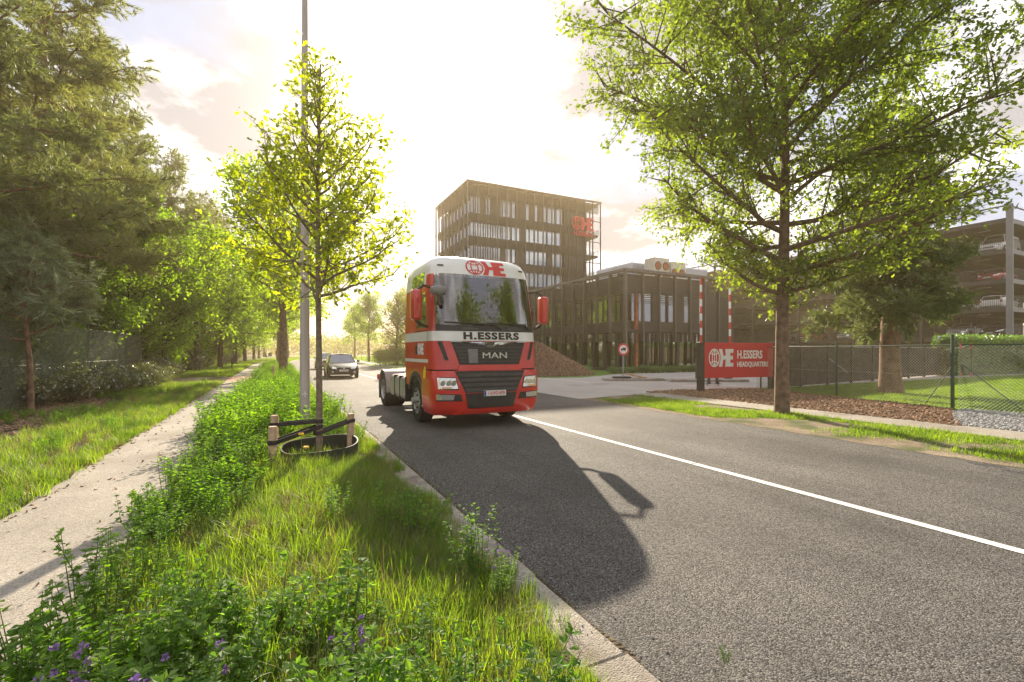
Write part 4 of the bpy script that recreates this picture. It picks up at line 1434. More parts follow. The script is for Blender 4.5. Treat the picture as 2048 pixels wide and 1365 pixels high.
for (y, lv, kind, pm, H, lab, nm, flip) in (
        (20.4, 3, 'van', 'paint_white', 2.0, 'white van on the top covered deck of the car park', 'van', 0),
        (20.5, 2, 'hatch', 'paint_red', 1.5, 'red car on the deck below the white van', 'car', 0),
        (20.3, 1, 'wagon', 'paint_white', 1.45, 'white car beside the corner column, right of another white car', 'car', 1),
        (22.9, 1, 'wagon', 'paint_silver', 1.45, 'pale car left of the white car by the corner column', 'car', 1),
        (22.9, 0, 'suv', 'paint_silver', 1.62, 'pale beige off-roader on the lowest raised deck', 'car', 0),
        (20.3, 0, 'hatch', 'paint_black', 1.45, 'dark car between the off-roader and the corner column', 'car', 0),
        (33.5, 0, 'wagon', 'paint_white', 1.45, 'white car on the lowest deck left of the old pine trunk', 'car', 0),
        (38.5, 0, 'hatch', 'paint_red', 1.5, 'red car on the lowest deck seen between oak and pine', 'car', 0),
        (41.2, 0, 'hatch', 'paint_silver', 1.5, 'silver car on the lowest deck next to the oak trunk', 'car', 1),
        (30.5, 0, 'hatch', 'paint_grey', 1.5, 'grey car on the lowest deck behind the old pine trunk', 'car', 0)):
    c = empty({'van': 'parked_van'}.get(nm, 'parked_car'), lab, nm, (GX + (.75 if not flip else 5.3), y, GL[lv] - .018), rad(-90 if not flip else 90), group='vehicles in the car park')
    car_parts(c, pm, kind, 4.9 if kind == 'van' else 4.4, 1.85, H, False)

# parked red lorries far down the road
for i, (x, y, rz_, lab) in enumerate(((33.5, 160, rad(-65), 'far red lorry with a silver trailer, the left one'), (41.5, 156, rad(8), 'far red lorry seen from the front, right of the silver trailer'))):
    c = empty('parked_lorry', lab, 'truck', (x, y, 0), rz_, group='lorries parked far away')
    MB().bbox(-1.25, 1.25, 0, 2.3, .9, 3.5, .12).build('cab', 'paint_red', c)
    MB().bbox(-1.1, 1.1, -.02, .05, 2.0, 3.0, .02).build('windscreen', 'car_glass', c)
    MB().bbox(-1.25, 1.25, -.06, .6, .4, 1.1, .08).build('bumper', 'paint_red', c)
    MB().bbox(-1.25, 1.25, .05, 2.2, 3.4, 3.9, .12).build('roof', 'paint_white', c)
    MB().box(-.5, .5, 1.0, 11, .7, .95).build('frame', 'dark_grey', c)
    MB().bbox(-1.25, 1.25, 3.2, 11.5, 1.1, 3.3 if i == 0 else 1.35, .05).build('trailer', 'aluminium', c)
    for yy in (1.2, 4.6, 9.0, 10.3):
        for s in (-1, 1):
            MB().lathe([(.3, -.15), (.5, -.15), (.5, .15), (.3, .15)], 16, 'x', (s * 1.05, yy, .5)).build('wheel', 'rubber', c)

# ------------------------------------------------------------------ trees
def at(px, Y):
    """ground point straight below column px of a 2048 wide view, Y metres ahead"""
    X = (px - 1024) * Y / 950.0
    return (0.894 * X + 0.447 * Y, -0.447 * X + 0.894 * Y)


# leaf templates: x across, y along, z normal
LEAF4 = (np.array([[0, 0, 0], [-.32, .45, .10], [0, 1, -.05], [.32, .45, .10]], float), np.array([[0, 1, 2], [0, 2, 3]]))
OAK = (np.array([[0, 0, 0], [-.16, .22, .05], [-.10, .36, .03], [-.34, .58, .10], [-.18, .70, .04], [-.2, .88, .05], [0, 1, 0],
                 [.2, .88, .05], [.18, .70, .04], [.34, .58, .10], [.10, .36, .03], [.16, .22, .05]], float),
       np.array([[0, 1, 2], [0, 2, 10], [0, 10, 11], [2, 3, 4], [2, 4, 10], [4, 8, 10], [8, 9, 10], [4, 5, 6], [4, 6, 8], [6, 7, 8]]))


def needle_template(n, rng, ln=1.0, wd=.02):
    V, F = [], []
    for i in range(n):
        t = .15 + .75 * rng.random()
        a = rng.uniform(0, 2 * math.pi)
        sp = rng.uniform(.25, .9)
        d = np.array([math.cos(a) * sp, .75, math.sin(a) * sp])
        d /= np.linalg.norm(d)
        b = np.array([0, t, 0])
        s_ = np.cross(d, rng.normal(size=3))
        s_ /= np.linalg.norm(s_)
        o = len(V)
        V += [b - s_ * wd, b + s_ * wd, b + d * ln * rng.uniform(.45, .75)]
        F.append([o, o + 1, o + 2])
    return np.array(V), np.array(F)


def rnd_dirs(rng, n, up=0.0):
    d = rng.normal(size=(n, 3))
    d[:, 2] += up
    return unit(d)


def tree(seed, H, r0, z0, nb, len_fn, elev, leaf, leaf_size, per, sub=5, spread=.25, droop=0.0, lean=(0, 0), trunk_bend=.03, twig=.35, minlen=.3, tpl=LEAF4, flat=.0, subl=.42, up=.25, bare=.25):
    rng = np.random.default_rng(seed)
    wood = MB()
    n = 12
    tp = []
    ph = rng.uniform(0, 6)
    for i in range(n + 1):
        f = i / n
        tp.append(np.array([lean[0] * f * H + trunk_bend * H * math.sin(f * 4 + ph) * f, lean[1] * f * H + trunk_bend * H * math.cos(f * 5 + ph) * f, f * H]))
    rs = [r0 * (1.25 if i == 0 else 1) * (1 - i / n) ** .8 + .012 for i in range(n + 1)]
    rs[0] = r0 * 1.18
    tp[0][2] = -.15
    wood.tube(tp, rs, 10)

    def trunk_at(z):
        f = min(max(z / H, 0), 1) * n
        i = min(int(f), n - 1)
        return tp[i] + (tp[i + 1] - tp[i]) * (f - i), r0 * (1 - f / n) ** .8 + .012
    A, D = [], []
    for b in range(nb):
        f = (b + rng.random()) / nb
        z = z0 + (H * .98 - z0) * f
        p, tr = trunk_at(z)
        az = b * 2.39996 + rng.uniform(-.5, .5)
        ln = max(minlen, len_fn(f) * rng.uniform(.75, 1.2))
        e = elev(f) + rng.uniform(-.15, .15)
        d = np.array([math.cos(az) * math.cos(e), math.sin(az) * math.cos(e), math.sin(e)])
        pts, k = [p], 7
        for i in range(k):
            d = d + np.array([0, 0, (up - droop) / k]) + rng.normal(size=3) * .09
            d /= np.linalg.norm(d)
            pts.append(pts[-1] + d * ln / k)
        br = min(tr * .6, .018 + ln * .016)
        wood.tube(pts, [br * (1 - .85 * i / k) + .003 for i in range(k + 1)], 5, False)
        ns = max(2, int(sub * ln))
        for s_ in range(ns):
            g_ = bare + (1 - bare) * (s_ + rng.random()) / ns
            i = min(int(g_ * k), k - 1)
            q = pts[i] + (pts[i + 1] - pts[i]) * (g_ * k - i)
            bd = unit(pts[i + 1] - pts[i])
            sd_ = bd * .7 + rng.normal(size=3) * np.array([.7, .7, .7 * (1 - flat)])
            sd_[2] += .1 - droop * .3
            sd_ = unit(sd_)
            sl = ln * subl * (1.15 - .7 * g_) * rng.uniform(.6, 1.2) + .12
            sp = [q, q + sd_ * sl * .5 + rng.normal(size=3) * .04 * sl, q + sd_ * sl + np.array([0, 0, (.08 - .2 * droop) * sl])]
            if sl > .25:
                wood.tube(sp, [br * .35 + .002, br * .2 + .002, .002], 3, False)
            m_ = max(2, int(per * sl / subl))
            t = rng.random(m_) ** .75
            t = .15 + .85 * t
            base = np.where((t < .5)[:, None], sp[0] + (sp[1] - sp[0]) * (t * 2)[:, None], sp[1] + (sp[2] - sp[1]) * ((t - .5) * 2)[:, None])
            A.append(base + rng.normal(size=(m_, 3)) * spread * np.array([1, 1, 1 - flat * .6]))
            D.append(np.tile(sd_, (m_, 1)) * .7 + rng.normal(size=(m_, 3)) * .75)
    A = np.concatenate(A)
    D = unit(np.concatenate(D) + np.array([0, 0, -.1]))
    U = unit(rng.normal(size=A.shape) * .7 + np.array([0, 0, 1.0]))
    V, F = replicate(tpl[0], tpl[1], A, D, U, leaf_size * rng.uniform(.65, 1.25, len(A)))
    return wood, np_mesh('crown', V, F, leaf), len(F)


NT = needle_template(22, np.random.default_rng(5), 1.0, .040)
NTF = needle_template(26, np.random.default_rng(6), 1.0, .036)
TREES = {}


def master(key, bark, *a, **k):
    wood, crown, nf_ = tree(*a, **k)
    TREES[key] = (wood.mesh('trunk', bark, 40), crown)


dome = lambda R: (lambda f: R * (math.sin(math.pi * min(1, .18 + .80 * f)) ** .75))
cone = lambda R: (lambda f: R * (1.02 - f) ** .75)
master('oak', 'bark_brown', 11, 12.4, .165, 2.75, 46, lambda f: (2.1 + 4.1 * min(1, f * 2.9)) * (1.0 if f < .6 else 1 - .75 * (f - .6) / .4), lambda f: .12 + .75 * f, 'leaf_oak', .125, 18, sub=5.3, spread=.12, tpl=OAK, subl=.36, up=.35, trunk_bend=.012, bare=.08)
master('young', 'bark_grey', 23, 5.75, .038, 2.15, 50, lambda f: 1.32 * (1 - f) ** .75 + .2, lambda f: .35 + .6 * f, 'leaf_young', .085, 23, sub=6.5, spread=.07, tpl=OAK, subl=.42, up=.2, trunk_bend=.008, bare=.2)
master('broad_a', 'bark_dark', 31, 11.0, .2, 2.4, 34, dome(3.6), lambda f: .2 + .8 * f, 'leaf_broad', .24, 15, sub=3.2, spread=.28, subl=.42)
master('broad_b', 'bark_dark', 32, 12.0, .2, 1.6, 38, dome(3.2), lambda f: .1 + .9 * f, 'leaf_broad', .26, 14, sub=3.2, spread=.30, subl=.42, droop=.2)
master('broad_c', 'bark_dark', 33, 9.0, .15, 1.2, 34, dome(2.6), lambda f: .3 + .7 * f, 'leaf_dull', .20, 16, sub=3.5, spread=.25, subl=.42)
master('street', 'bark_brown', 35, 11.5, .22, 3.6, 40, dome(3.3), lambda f: .25 + .7 * f, 'leaf_broad', .21, 16, sub=3.6, spread=.24, subl=.4)
master('pine_a', 'bark_pine', 41, 17.0, .22, 5.0, 46, lambda f: 3.9 * (1.03 - f) ** .55, lambda f: -.05 + .75 * f, 'needle', .36, 8, sub=3.0, spread=.14, tpl=NT, subl=.36, up=.2, flat=.45, bare=.3)
master('pine_b', 'bark_pine', 42, 17.5, .2, 6.5, 40, lambda f: 3.3 * (1.03 - f) ** .45, lambda f: .0 + .8 * f, 'needle', .38, 9, sub=3.0, spread=.14, tpl=NT, subl=.36, up=.25, flat=.45, bare=.3)
master('pine_old', 'bark_pine', 44, 11.0, .36, 2.9, 64, lambda f: 2.3 * (1.03 - f) ** .4, lambda f: -.1 + .7 * f, 'needle', .34, 13, sub=3.6, spread=.16, tpl=NT, subl=.36, up=.1, droop=.2, flat=.3, bare=.2)
master('pine_small', 'bark_pine', 45, 4.7, .062, 1.75, 26, lambda f: 1.75 * (1.02 - f) ** .6, lambda f: .05 + .7 * f, 'needle_blue', .30, 12, sub=4.2, spread=.10, tpl=NTF, subl=.4, up=.2, flat=.4, lean=(.1, .02), bare=.15)


def plant_tree(key, name, label, x, y, sc=1.0, rz=0.0, group=None, cat='tree', z=0.0, parts=True):
    e = empty(name, label, cat, (x, y, z), rz, group, sc)
    inst(TREES[key][0], 'trunk', e)
    inst(TREES[key][1], 'crown', e)
    return e


plant_tree('oak', 'oak_tree', 'large oak with spreading leafy crown standing before the red entrance sign', 11.94, 8.0, 1.0, .6)
plant_tree('pine_old', 'pine_tree', 'old pine with a thick rough trunk standing on the lawn', 21.7, 10.06, 1.0, 1.0)
plant_tree('young', 'young_tree', 'slender young tree strapped between wooden stakes in the verge', .58, 7.42, 1.0, 2.0, z=.1)
plant_tree('pine_small', 'pine_tree', 'small leaning pine in front of the left wire fence', -6.0, 17.6, 1.05, rad(100))
x, y = at(-75, 13.5)
plant_tree('pine_small', 'pine_tree', 'blue green young pine cut by the left picture edge', x, y, 1.25, 2.5)
# the wood on the left: big pines
pines = [(-120, 13.5, 'pine_a', .95), (55, 18.5, 'pine_a', 1.08), (-10, 25, 'pine_b', 1.05), (150, 24, 'pine_b', 1.08), (232, 31, 'pine_a', 1.12), (120, 34, 'pine_b', 1.1),
         (345, 40, 'pine_b', 1.08), (300, 46, 'pine_a', 1.1), (405, 47, 'pine_a', 1.05), (440, 58, 'pine_b', 1.12), (20, 36, 'pine_a', 1.1), (470, 76, 'pine_a', 1.15), (250, 60, 'pine_b', 1.2), (380, 72, 'pine_b', 1.2)]
r = random.Random(12)
lab_p = {0: 'tall pine at the far left edge of the wood, mostly outside the picture', 1: 'tall pine whose boughs reach farthest across the top left sky', 3: 'tall pine right behind the one with the far reaching boughs',
         4: 'tall pine whose crown ends the dark pine mass on its right', 6: 'pine with a knobbly crown top standing against the sky behind the bright broadleaf', 8: 'lower looking pine crown against the sky nearest the lamp post'}
for i, (px, Y, k, s_) in enumerate(pines):
    x, y = at(px, Y)
    plant_tree(k, 'pine_tree', lab_p.get(i, 'tall brown trunked pine deep in the left wood'), x, y, s_ * r.uniform(.97, 1.04), r.uniform(0, 6.28), 'pines of the left wood')
broads = [(255, 25.5, 'broad_a', .78), (330, 30, 'broad_b', .85), (395, 38, 'broad_a', 1.05), (300, 37, 'broad_b', 1.0), (440, 46, 'broad_b', 1.08), (200, 30, 'broad_c', .95), (150, 28, 'broad_c', .85), (90, 25, 'broad_c', .8), (30, 22, 'broad_c', .75), (470, 58, 'broad_a', 1.2),
          (490, 72, 'broad_b', 1.25), (508, 92, 'broad_a', 1.3), (518, 115, 'broad_b', 1.4), (430, 66, 'broad_a', 1.3), (355, 55, 'broad_b', 1.3), (-40, 20, 'broad_c', .8), (470, 95, 'broad_b', 1.5), (528, 145, 'broad_a', 1.5), (260, 42, 'broad_c', 1.3), (80, 38, 'broad_b', 1.1), (185, 21.8, 'broad_a', .68), (240, 26.5, 'broad_b', .92), (290, 29.5, 'broad_a', .85)]
for i, (px, Y, k, s_) in enumerate(broads):
    x, y = at(px, Y)
    lab = {0: 'small bright green broadleaf tree just behind the end of the wire fence', 1: 'bright green broadleaf tree at the near corner of the side track', 2: 'tall yellow green broadleaf tree at the far corner of the side track',
           4: 'broadleaf tree over the path just beyond the side track', 6: 'dull green low tree under the pines left of the bright one', 9: 'tall broadleaf tree leaning over the far path'}.get(i, 'leafy broadleaf tree in the left wood, bright where the sun shines through')
    plant_tree(k, 'broadleaf_tree', lab, x, y, s_ * r.uniform(.95, 1.05), r.uniform(0, 6.28), 'broadleaf trees of the left wood')
# street trees in the verge and along the road
for i, (v, u, s_) in enumerate([(.5, 34.6, 1.2), (.5, 50, 1.1), (.4, 66, 1.0), (.8, 84, 1.0), (2.4, 104, 1.05)]):
    plant_tree('street', 'street_tree', ['thick dark trunked street tree in the verge behind the lamp post', 'second street tree of the verge, next beyond the thick trunked one', 'third street tree of the verge, counted from the lamp post', 'fourth street tree of the verge, where the road starts to bend', 'farthest street tree of the verge, inside the bend'][i], v, u, s_, i * 1.3, 'street trees in the verge')
for (px, Y, k, s_, lab) in [(738, 76, 'street', .92, 'roadside tree beyond the cars, nearer of the two by the field'), (709, 104, 'street', 1.0, 'roadside tree beyond the cars, the farther of the two by the field'),
                            (793, 60, 'broad_c', 1.0, 'bushy tree just left of the lorry cab'), (815, 66, 'broad_c', 1.15, 'bushy tree hidden partly behind the lorry cab')]:
    x, y = at(px, Y)
    plant_tree(k, 'roadside_tree', lab, x, y, s_, px * .1)
# trees behind the viewpoint, seen mirrored in the windscreen
for i, (v, u, s_) in enumerate([(10.6, -8.5, 1.12), (17.0, -9.5, 1.3)]):
    plant_tree('street', 'street_tree', ['street tree mirrored in the left half of the lorry windscreen', 'street tree mirrored at the right edge of the lorry windscreen'][i], v, u, s_, i * 2.1, 'trees mirrored in the windscreen')


# far wood closing the view: one mass
def leaf_mass(name, rng, C, R, per, size, m, label=None, kind='stuff', parent=None):
    A = []
    for c, rr in zip(C, R):
        d = rnd_dirs(rng, per, .1)
        A.append(np.array(c) + d * np.array(rr) * (rng.random((per, 1)) ** .35))
    A = np.concatenate(A)
    n = len(A)
    V, F = replicate(LEAF4[0], LEAF4[1], A, rnd_dirs(rng, n), rnd_dirs(rng, n, .8), size * rng.uniform(.6, 1.3, n))
    o = bpy.data.objects.new(name, np_mesh(name, V, F, m))
    COL.objects.link(o)
    if parent:
        o.parent = parent
    return tag(o, label, None, None, kind)


rng = np.random.default_rng(77)
C, R = [], []
for i in range(190):
    px = 380 + 700 * (i + rng.random()) / 190
    Y = rng.uniform(215, 285)
    x, y = at(px, Y)
    h = rng.uniform(6, 10.5)
    C.append((x, y, h * .55))
    R.append((h * .6, h * .6, h * .62))
leaf_mass('far_wood', rng, C, R, 90, 1.5, 'leaf_dull', 'hazy line of trees closing the end of the road')


# ------------------------------------------------------------------ bushes, hedge, brambles
def bush_mesh(seed, R, H, n, size, m, tpl=LEAF4, stems=9):
    rng = np.random.default_rng(seed)
    st = MB()
    A = []
    for s_ in range(stems):
        a = rng.uniform(0, 6.28)
        q = rng.uniform(.2, 1)
        e = np.array([math.cos(a) * R * q, math.sin(a) * R * q, H * rng.uniform(.55, 1) * (1 - .35 * q)])
        mid = e * .5 + np.array([0, 0, H * .18])
        st.tube([(0, 0, -.05), tuple(mid), tuple(e)], [.02, .014, .004], 4, False)
    d = rnd_dirs(rng, n, .35)
    lump = .75 + .25 * np.sin(d[:, 0:1] * 5 + seed) * np.cos(d[:, 1:2] * 6)
    A = d * np.array([R, R, H * .55]) * (rng.random((n, 1)) ** .4) * lump + np.array([0, 0, H * .48])
    A = A[A[:, 2] > .02]
    n = len(A)
    V, F = replicate(tpl[0], tpl[1], A, rnd_dirs(rng, n), rnd_dirs(rng, n, 1.0), size * rng.uniform(.6, 1.3, n))
    return st.mesh('stems', 'bark_dark'), np_mesh('foliage', V, F, m)


BUSH = {'bramble': bush_mesh(1, 1.2, 1.25, 2600, .11, 'leaf_bramble'), 'under': bush_mesh(2, 1.6, 2.6, 2600, .17, 'leaf_broad'), 'dull': bush_mesh(3, 1.7, 3.0, 2600, .17, 'leaf_dull'), 'low': bush_mesh(4, .7, .55, 900, .07, 'leaf_hedge')}


def plant_bush(key, name, label, x, y, sc, rz, group=None, cat='bush'):
    e = empty(name, label, cat, (x, y, 0), rz, group, sc)
    inst(BUSH[key][0], 'stems', e)
    inst(BUSH[key][1], 'foliage', e)


r = random.Random(31)
for i in range(10):
    t = i / 9
    plant_bush('bramble', 'bramble', 'bramble thicket with pale glinting leaves growing through the wire fence', -5.7 + r.uniform(-.5, .5) - (.3 if i < 4 else -.2), 18.5 + 12 * t, r.uniform(.8, 1.15), r.uniform(0, 6), 'brambles in front of the fence')
for i in range(34):
    u = 9 + i * 1.0 + r.uniform(-.6, .6)
    plant_bush(r.choice(['bramble', 'under', 'dull', 'bramble']), 'understorey_bush', 'dense shady bush behind the left wire fence', -8.0 - r.uniform(0, 3.5), u if u < 30.5 else u + 7, r.uniform(.9, 1.4), r.uniform(0, 6), 'bushes behind the left fence')
for i in range(30):
    u = 37 + i * 2.6 + r.uniform(-1, 1)
    plant_bush(r.choice(['bramble', 'under', 'dull']), 'wayside_bush', 'bush at the edge of the wood beyond the side track', -6.2 - r.uniform(0, 3.0), u, r.uniform(.9, 1.5), r.uniform(0, 6), 'bushes beyond the side track')
for i in range(7):
    x, y = at(760 + i * 9, 56 + r.uniform(-3, 6))
    plant_bush('dull', 'roadside_bush', 'bush beside the road left of the lorry', x, y, r.uniform(.6, .85), r.uniform(0, 6), 'bushes left of the lorry')
# clipped hedge on the lawn
hd = empty('hedge', 'bright green clipped hedge along the back of the lawn', 'hedge', (40.2, 14.9, 0), rad(-4))
n = 15000
A = rng.random((n, 3)) * np.array([14, 1.3, 2.55])
face = rng.random(n)
A[:, 1] = np.where(face < .45, rng.random(n) * .25, A[:, 1])
A[:, 2] = np.where((face > .45) & (face < .75), 2.3 + rng.random(n) * .4, A[:, 2])
A[:, 0] = np.where(face > .92, rng.random(n) * .3, A[:, 0])
A += rng.normal(size=A.shape) * .07
A[:, 2] = np.abs(A[:, 2])
V, F = replicate(LEAF4[0], LEAF4[1], A, rnd_dirs(rng, n, .3), rnd_dirs(rng, n) + np.array([0, -1.0, .7]), .17 * rng.uniform(.6, 1.3, n))
inst(np_mesh('foliage', V, F, 'leaf_hedge'), 'foliage', hd)
MB().box(.35, 13.7, .35, 1.0, .0, 2.2).build('inner_branches', 'bark_dark', hd)
for i in range(30):
    t = i / 29
    plant_bush('low', 'ground_plant', 'low green planting along the foot of the office wing', 22.2 + t * 13.5 + r.uniform(-.3, .3), 27.9 + r.uniform(-.5, .7), r.uniform(.8, 1.2), r.uniform(0, 6), 'plants along the office wing', 'plant')
for i in range(10):
    plant_bush('low', 'ground_plant', 'low green planting beside the mulch heap', 20.3 + r.uniform(-.6, 1.6), 27.8 + i * .8, r.uniform(.8, 1.2), r.uniform(0, 6), 'plants beside the mulch heap', 'plant')


# ------------------------------------------------------------------ grass and herbs (scattered)
def blade_mesh(seed, n, H, spread, wd, m, curl=.5, dead=0.0, name='grass'):
    rng = np.random.default_rng(seed)
    V, F = [], []
    for i in range(n):
        a = rng.uniform(0, 6.28)
        rr = spread * math.sqrt(rng.random())
        bx, by = math.cos(a) * rr, math.sin(a) * rr
        h = H * rng.uniform(.5, 1.15)
        az = rng.uniform(0, 6.28)
        le = rng.uniform(.15, 1) * curl
        pz = 0
        s_ = np.array([-math.sin(az), math.cos(az), 0])
        o = len(V)
        for k, t in enumerate((0, .4, .75, 1)):
            off = le * h * t * t
            p = np.array([bx + math.cos(az) * off, by + math.sin(az) * off, h * (t - .25 * le * t * t) - .02])
            w_ = wd * (1 - t ** 1.6) * rng.uniform(.9, 1.1)
            if k < 3:
                V += [p - s_ * w_, p + s_ * w_]
            else:
                V += [p, p + s_ * .0005]
        F += [[o, o + 1, o + 3, o + 2], [o + 2, o + 3, o + 5, o + 4], [o + 4, o + 5, o + 7, o + 6]]
    return np_mesh(name, np.array(V), np.array(F), m)


TRI = (np.array([[0, 0, 0], [-.28, .5, .08], [0, 1, -.06], [.28, .5, .08]], float), np.array([[0, 1, 2], [0, 2, 3]]))


def herb_meshes(seed, stems, H, R, leaf, m, flowers=0, per=14, name='herb'):
    rng = np.random.default_rng(seed)
    st = MB()
    A, D = [], []
    FA = []
    for s_ in range(stems):
        a = rng.uniform(0, 6.28)
        q = R * math.sqrt(rng.random())
        h = H * rng.uniform(.65, 1.12)
        b = np.array([math.cos(a) * q * .45, math.sin(a) * q * .45, -.03])
        t_ = np.array([math.cos(a) * q * 1.15 + rng.normal() * .05, math.sin(a) * q * 1.15 + rng.normal() * .05, h])
        mid = (b + t_) / 2 + rng.normal(size=3) * .03
        st.tube([b, mid, t_], [.0045, .0035, .0015], 3, False)
        for k in range(per):
            t = .22 + .78 * (k + rng.random()) / per
            p = b + (mid - b) * (t * 2) if t < .5 else mid + (t_ - mid) * (t * 2 - 1)
            az = rng.uniform(0, 6.28)
            d0 = np.array([math.cos(az), math.sin(az), .35])
            pet = p + d0 * leaf * rng.uniform(.05, .35)
            for w_ in (-.7, 0, .7):
                A.append(pet)
                D.append(np.array([math.cos(az + w_), math.sin(az + w_), .25 + rng.normal() * .25]))
        if flowers and rng.random() < flowers:
            for k in range(rng.integers(1, 3)):
                FA.append(t_ + rng.normal(size=3) * .02 - np.array([0, 0, .05 * k]))
    A, D = np.array(A), np.array(D)
    V, F = replicate(TRI[0], TRI[1], A, D, rnd_dirs(rng, len(A)) * .4 + np.array([0, 0, 1.0]), leaf * rng.uniform(.6, 1.25, len(A)))
    out = [st.mesh('stems', 'stem_green'), np_mesh('leaves', V, F, m)]
    if flowers:
        P, DD = [], []
        for c in FA:
            for k in range(16):
                d = rnd_dirs(rng, 1, .5)[0]
                P.append(c + d * .006)
                DD.append(d)
        if not P:
            P, DD = [np.zeros(3)], [np.array([0, 0, 1.0])]
        V, F = replicate(TRI[0] * np.array([1.3, 1, 1]), TRI[1], np.array(P), np.array(DD), rnd_dirs(rng, len(P)), .027)
        out.append(np_mesh('flowers', V, F, 'flower_purple'))
    return out


def joined(name, meshes, m):
    """one mesh out of several (for scattered sources)"""
    V, F, o, mi = [], [], 0, []
    mats = []
    for me in meshes:
        vs = [tuple(v.co) for v in me.vertices]
        V += vs
        mats.append(me.materials[0])
        for p in me.polygons:
            F.append(tuple(i + o for i in p.vertices))
            mi.append(len(mats) - 1)
        o += len(vs)
    nm = bpy.data.meshes.new(name)
    nm.from_pydata(V, [], F)
    for q in mats:
        nm.materials.append(q)
    nm.polygons.foreach_set('material_index', mi)
    nm.update()
    return nm


SRC = bpy.data.collections.new('scatter_sources')


def src(group_name, meshes):
    c = bpy.data.collections.new(group_name)
    for i, me in enumerate(meshes):
        o = bpy.data.objects.new(f'{group_name}_{chr(97 + i)}', me)
        c.objects.link(o)
    return c


def scatter(name, P, sc, coll, label, seed=0, kind='stuff', tilt=.15):
    rng = np.random.default_rng(seed)
    n = len(P)
    me = bpy.data.meshes.new(name)
    me.vertices.add(n)
    me.vertices.foreach_set('co', np.ascontiguousarray(P, dtype=np.float32).ravel())
    a = me.attributes.new('rot', 'FLOAT_VECTOR', 'POINT')
    rt = np.stack([rng.normal(size=n) * tilt, rng.normal(size=n) * tilt, rng.uniform(0, 6.28, n)], 1).astype(np.float32)
    a.data.foreach_set('vector', rt.ravel())
    a = me.attributes.new('sc', 'FLOAT', 'POINT')
    a.data.foreach_set('value', np.asarray(sc, dtype=np.float32))
    a = me.attributes.new('pick', 'INT', 'POINT')
    a.data.foreach_set('value', rng.integers(0, len(coll.objects), n).astype(np.int32))
    o = bpy.data.objects.new(name, me)
    COL.objects.link(o)
    ng = bpy.data.node_groups.new(name, 'GeometryNodeTree')
    ng.interface.new_socket('Geometry', in_out='INPUT', socket_type='NodeSocketGeometry')
    ng.interface.new_socket('Geometry', in_out='OUTPUT', socket_type='NodeSocketGeometry')
    gi, go = ng.nodes.new('NodeGroupInput'), ng.nodes.new('NodeGroupOutput')
    ip = ng.nodes.new('GeometryNodeInstanceOnPoints')
    ci = ng.nodes.new('GeometryNodeCollectionInfo')
    ci.inputs['Collection'].default_value = coll
    ci.inputs['Separate Children'].default_value = True
    ci.inputs['Reset Children'].default_value = True

    def na(nm, dt):
        x = ng.nodes.new('GeometryNodeInputNamedAttribute')
        x.data_type = dt
        x.inputs['Name'].default_value = nm
        return x.outputs['Attribute']
    lk = ng.links.new
    lk(gi.outputs[0], ip.inputs['Points'])
    lk(ci.outputs[0], ip.inputs['Instance'])
    ip.inputs['Pick Instance'].default_value = True
    lk(na('pick', 'INT'), ip.inputs['Instance Index'])
    er = ng.nodes.new('FunctionNodeEulerToRotation')
    lk(na('rot', 'FLOAT_VECTOR'), er.inputs[0])
    lk(er.outputs[0], ip.inputs['Rotation'])
    lk(na('sc', 'FLOAT'), ip.inputs['Scale'])
    lk(ip.outputs[0], go.inputs[0])
    md = o.modifiers.new('scatter', 'NODES')
    md.node_group = ng
    return tag(o, label, None, None, kind)


GR = src('grass_tuft', [blade_mesh(1, 22, .30, .10, .0050, 'grass', .7), blade_mesh(2, 20, .36, .11, .0055, 'grass', .8), blade_mesh(3, 22, .24, .12, .0045, 'grass', .9), blade_mesh(4, 26, .30, .10, .0055, 'grass', .6), blade_mesh(5, 16, .34, .13, .0035, 'dry_grass', 1.0), blade_mesh(15, 14, .22, .16, .004, 'dry_grass', 1.2)])
GF = src('coarse_grass_tuft', [blade_mesh(6, 16, .34, .22, .013, 'grass', .7), blade_mesh(7, 16, .28, .22, .012, 'grass', .9)])
SG = src('short_grass_tuft', [blade_mesh(8, 24, .10, .16, .006, 'grass', .8), blade_mesh(9, 20, .14, .14, .006, 'grass', .9), blade_mesh(10, 22, .09, .16, .005, 'grass', 1.0)])
HB = src('herb_clump', [joined('herb_clump', herb_meshes(s_, 9, .45, .2, .040, 'leaf_herb'), None) for s_ in (1, 2, 3)] + [joined('herb_clump', herb_meshes(4, 10, .32, .22, .045, 'leaf_herb'), None)])
LW = src('lawn_tuft', [blade_mesh(12, 30, .07, .20, .006, 'grass', .9), blade_mesh(13, 30, .06, .20, .006, 'grass', .9)])
HP = src('herb_mound', [joined('herb_mound', herb_meshes(s_, 22, .62, .36, .05, 'leaf_herb', per=16), None) for s_ in (5, 6, 7)])

rng = np.random.default_rng(99)


def verge_z(v):
    return .02 + .10 * np.sin(np.pi * np.clip((v + 1.05) / 2.5, 0, 1))


def pts(n, v0, v1, u0, u1, z=0.0, pw=1.0):
    v = rng.uniform(v0, v1, n)
    u = u0 + (u1 - u0) * rng.random(n) ** pw
    b = np.maximum(0, u - 60) ** 2 / 640
    zz_ = verge_z(v) if z == 'verge' else np.full(n, z)
    return np.stack([v + b, u, zz_], 1)


def clumpy(P, f, thr, seed=0):
    w = np.sin(P[:, 0] * f * 1.3 + seed) * np.cos(P[:, 1] * f + seed * 2) + .6 * np.sin(P[:, 1] * f * 2.3 + P[:, 0] * f * 1.9 + seed)
    return P[w + rng.normal(size=len(P)) * .3 > thr]


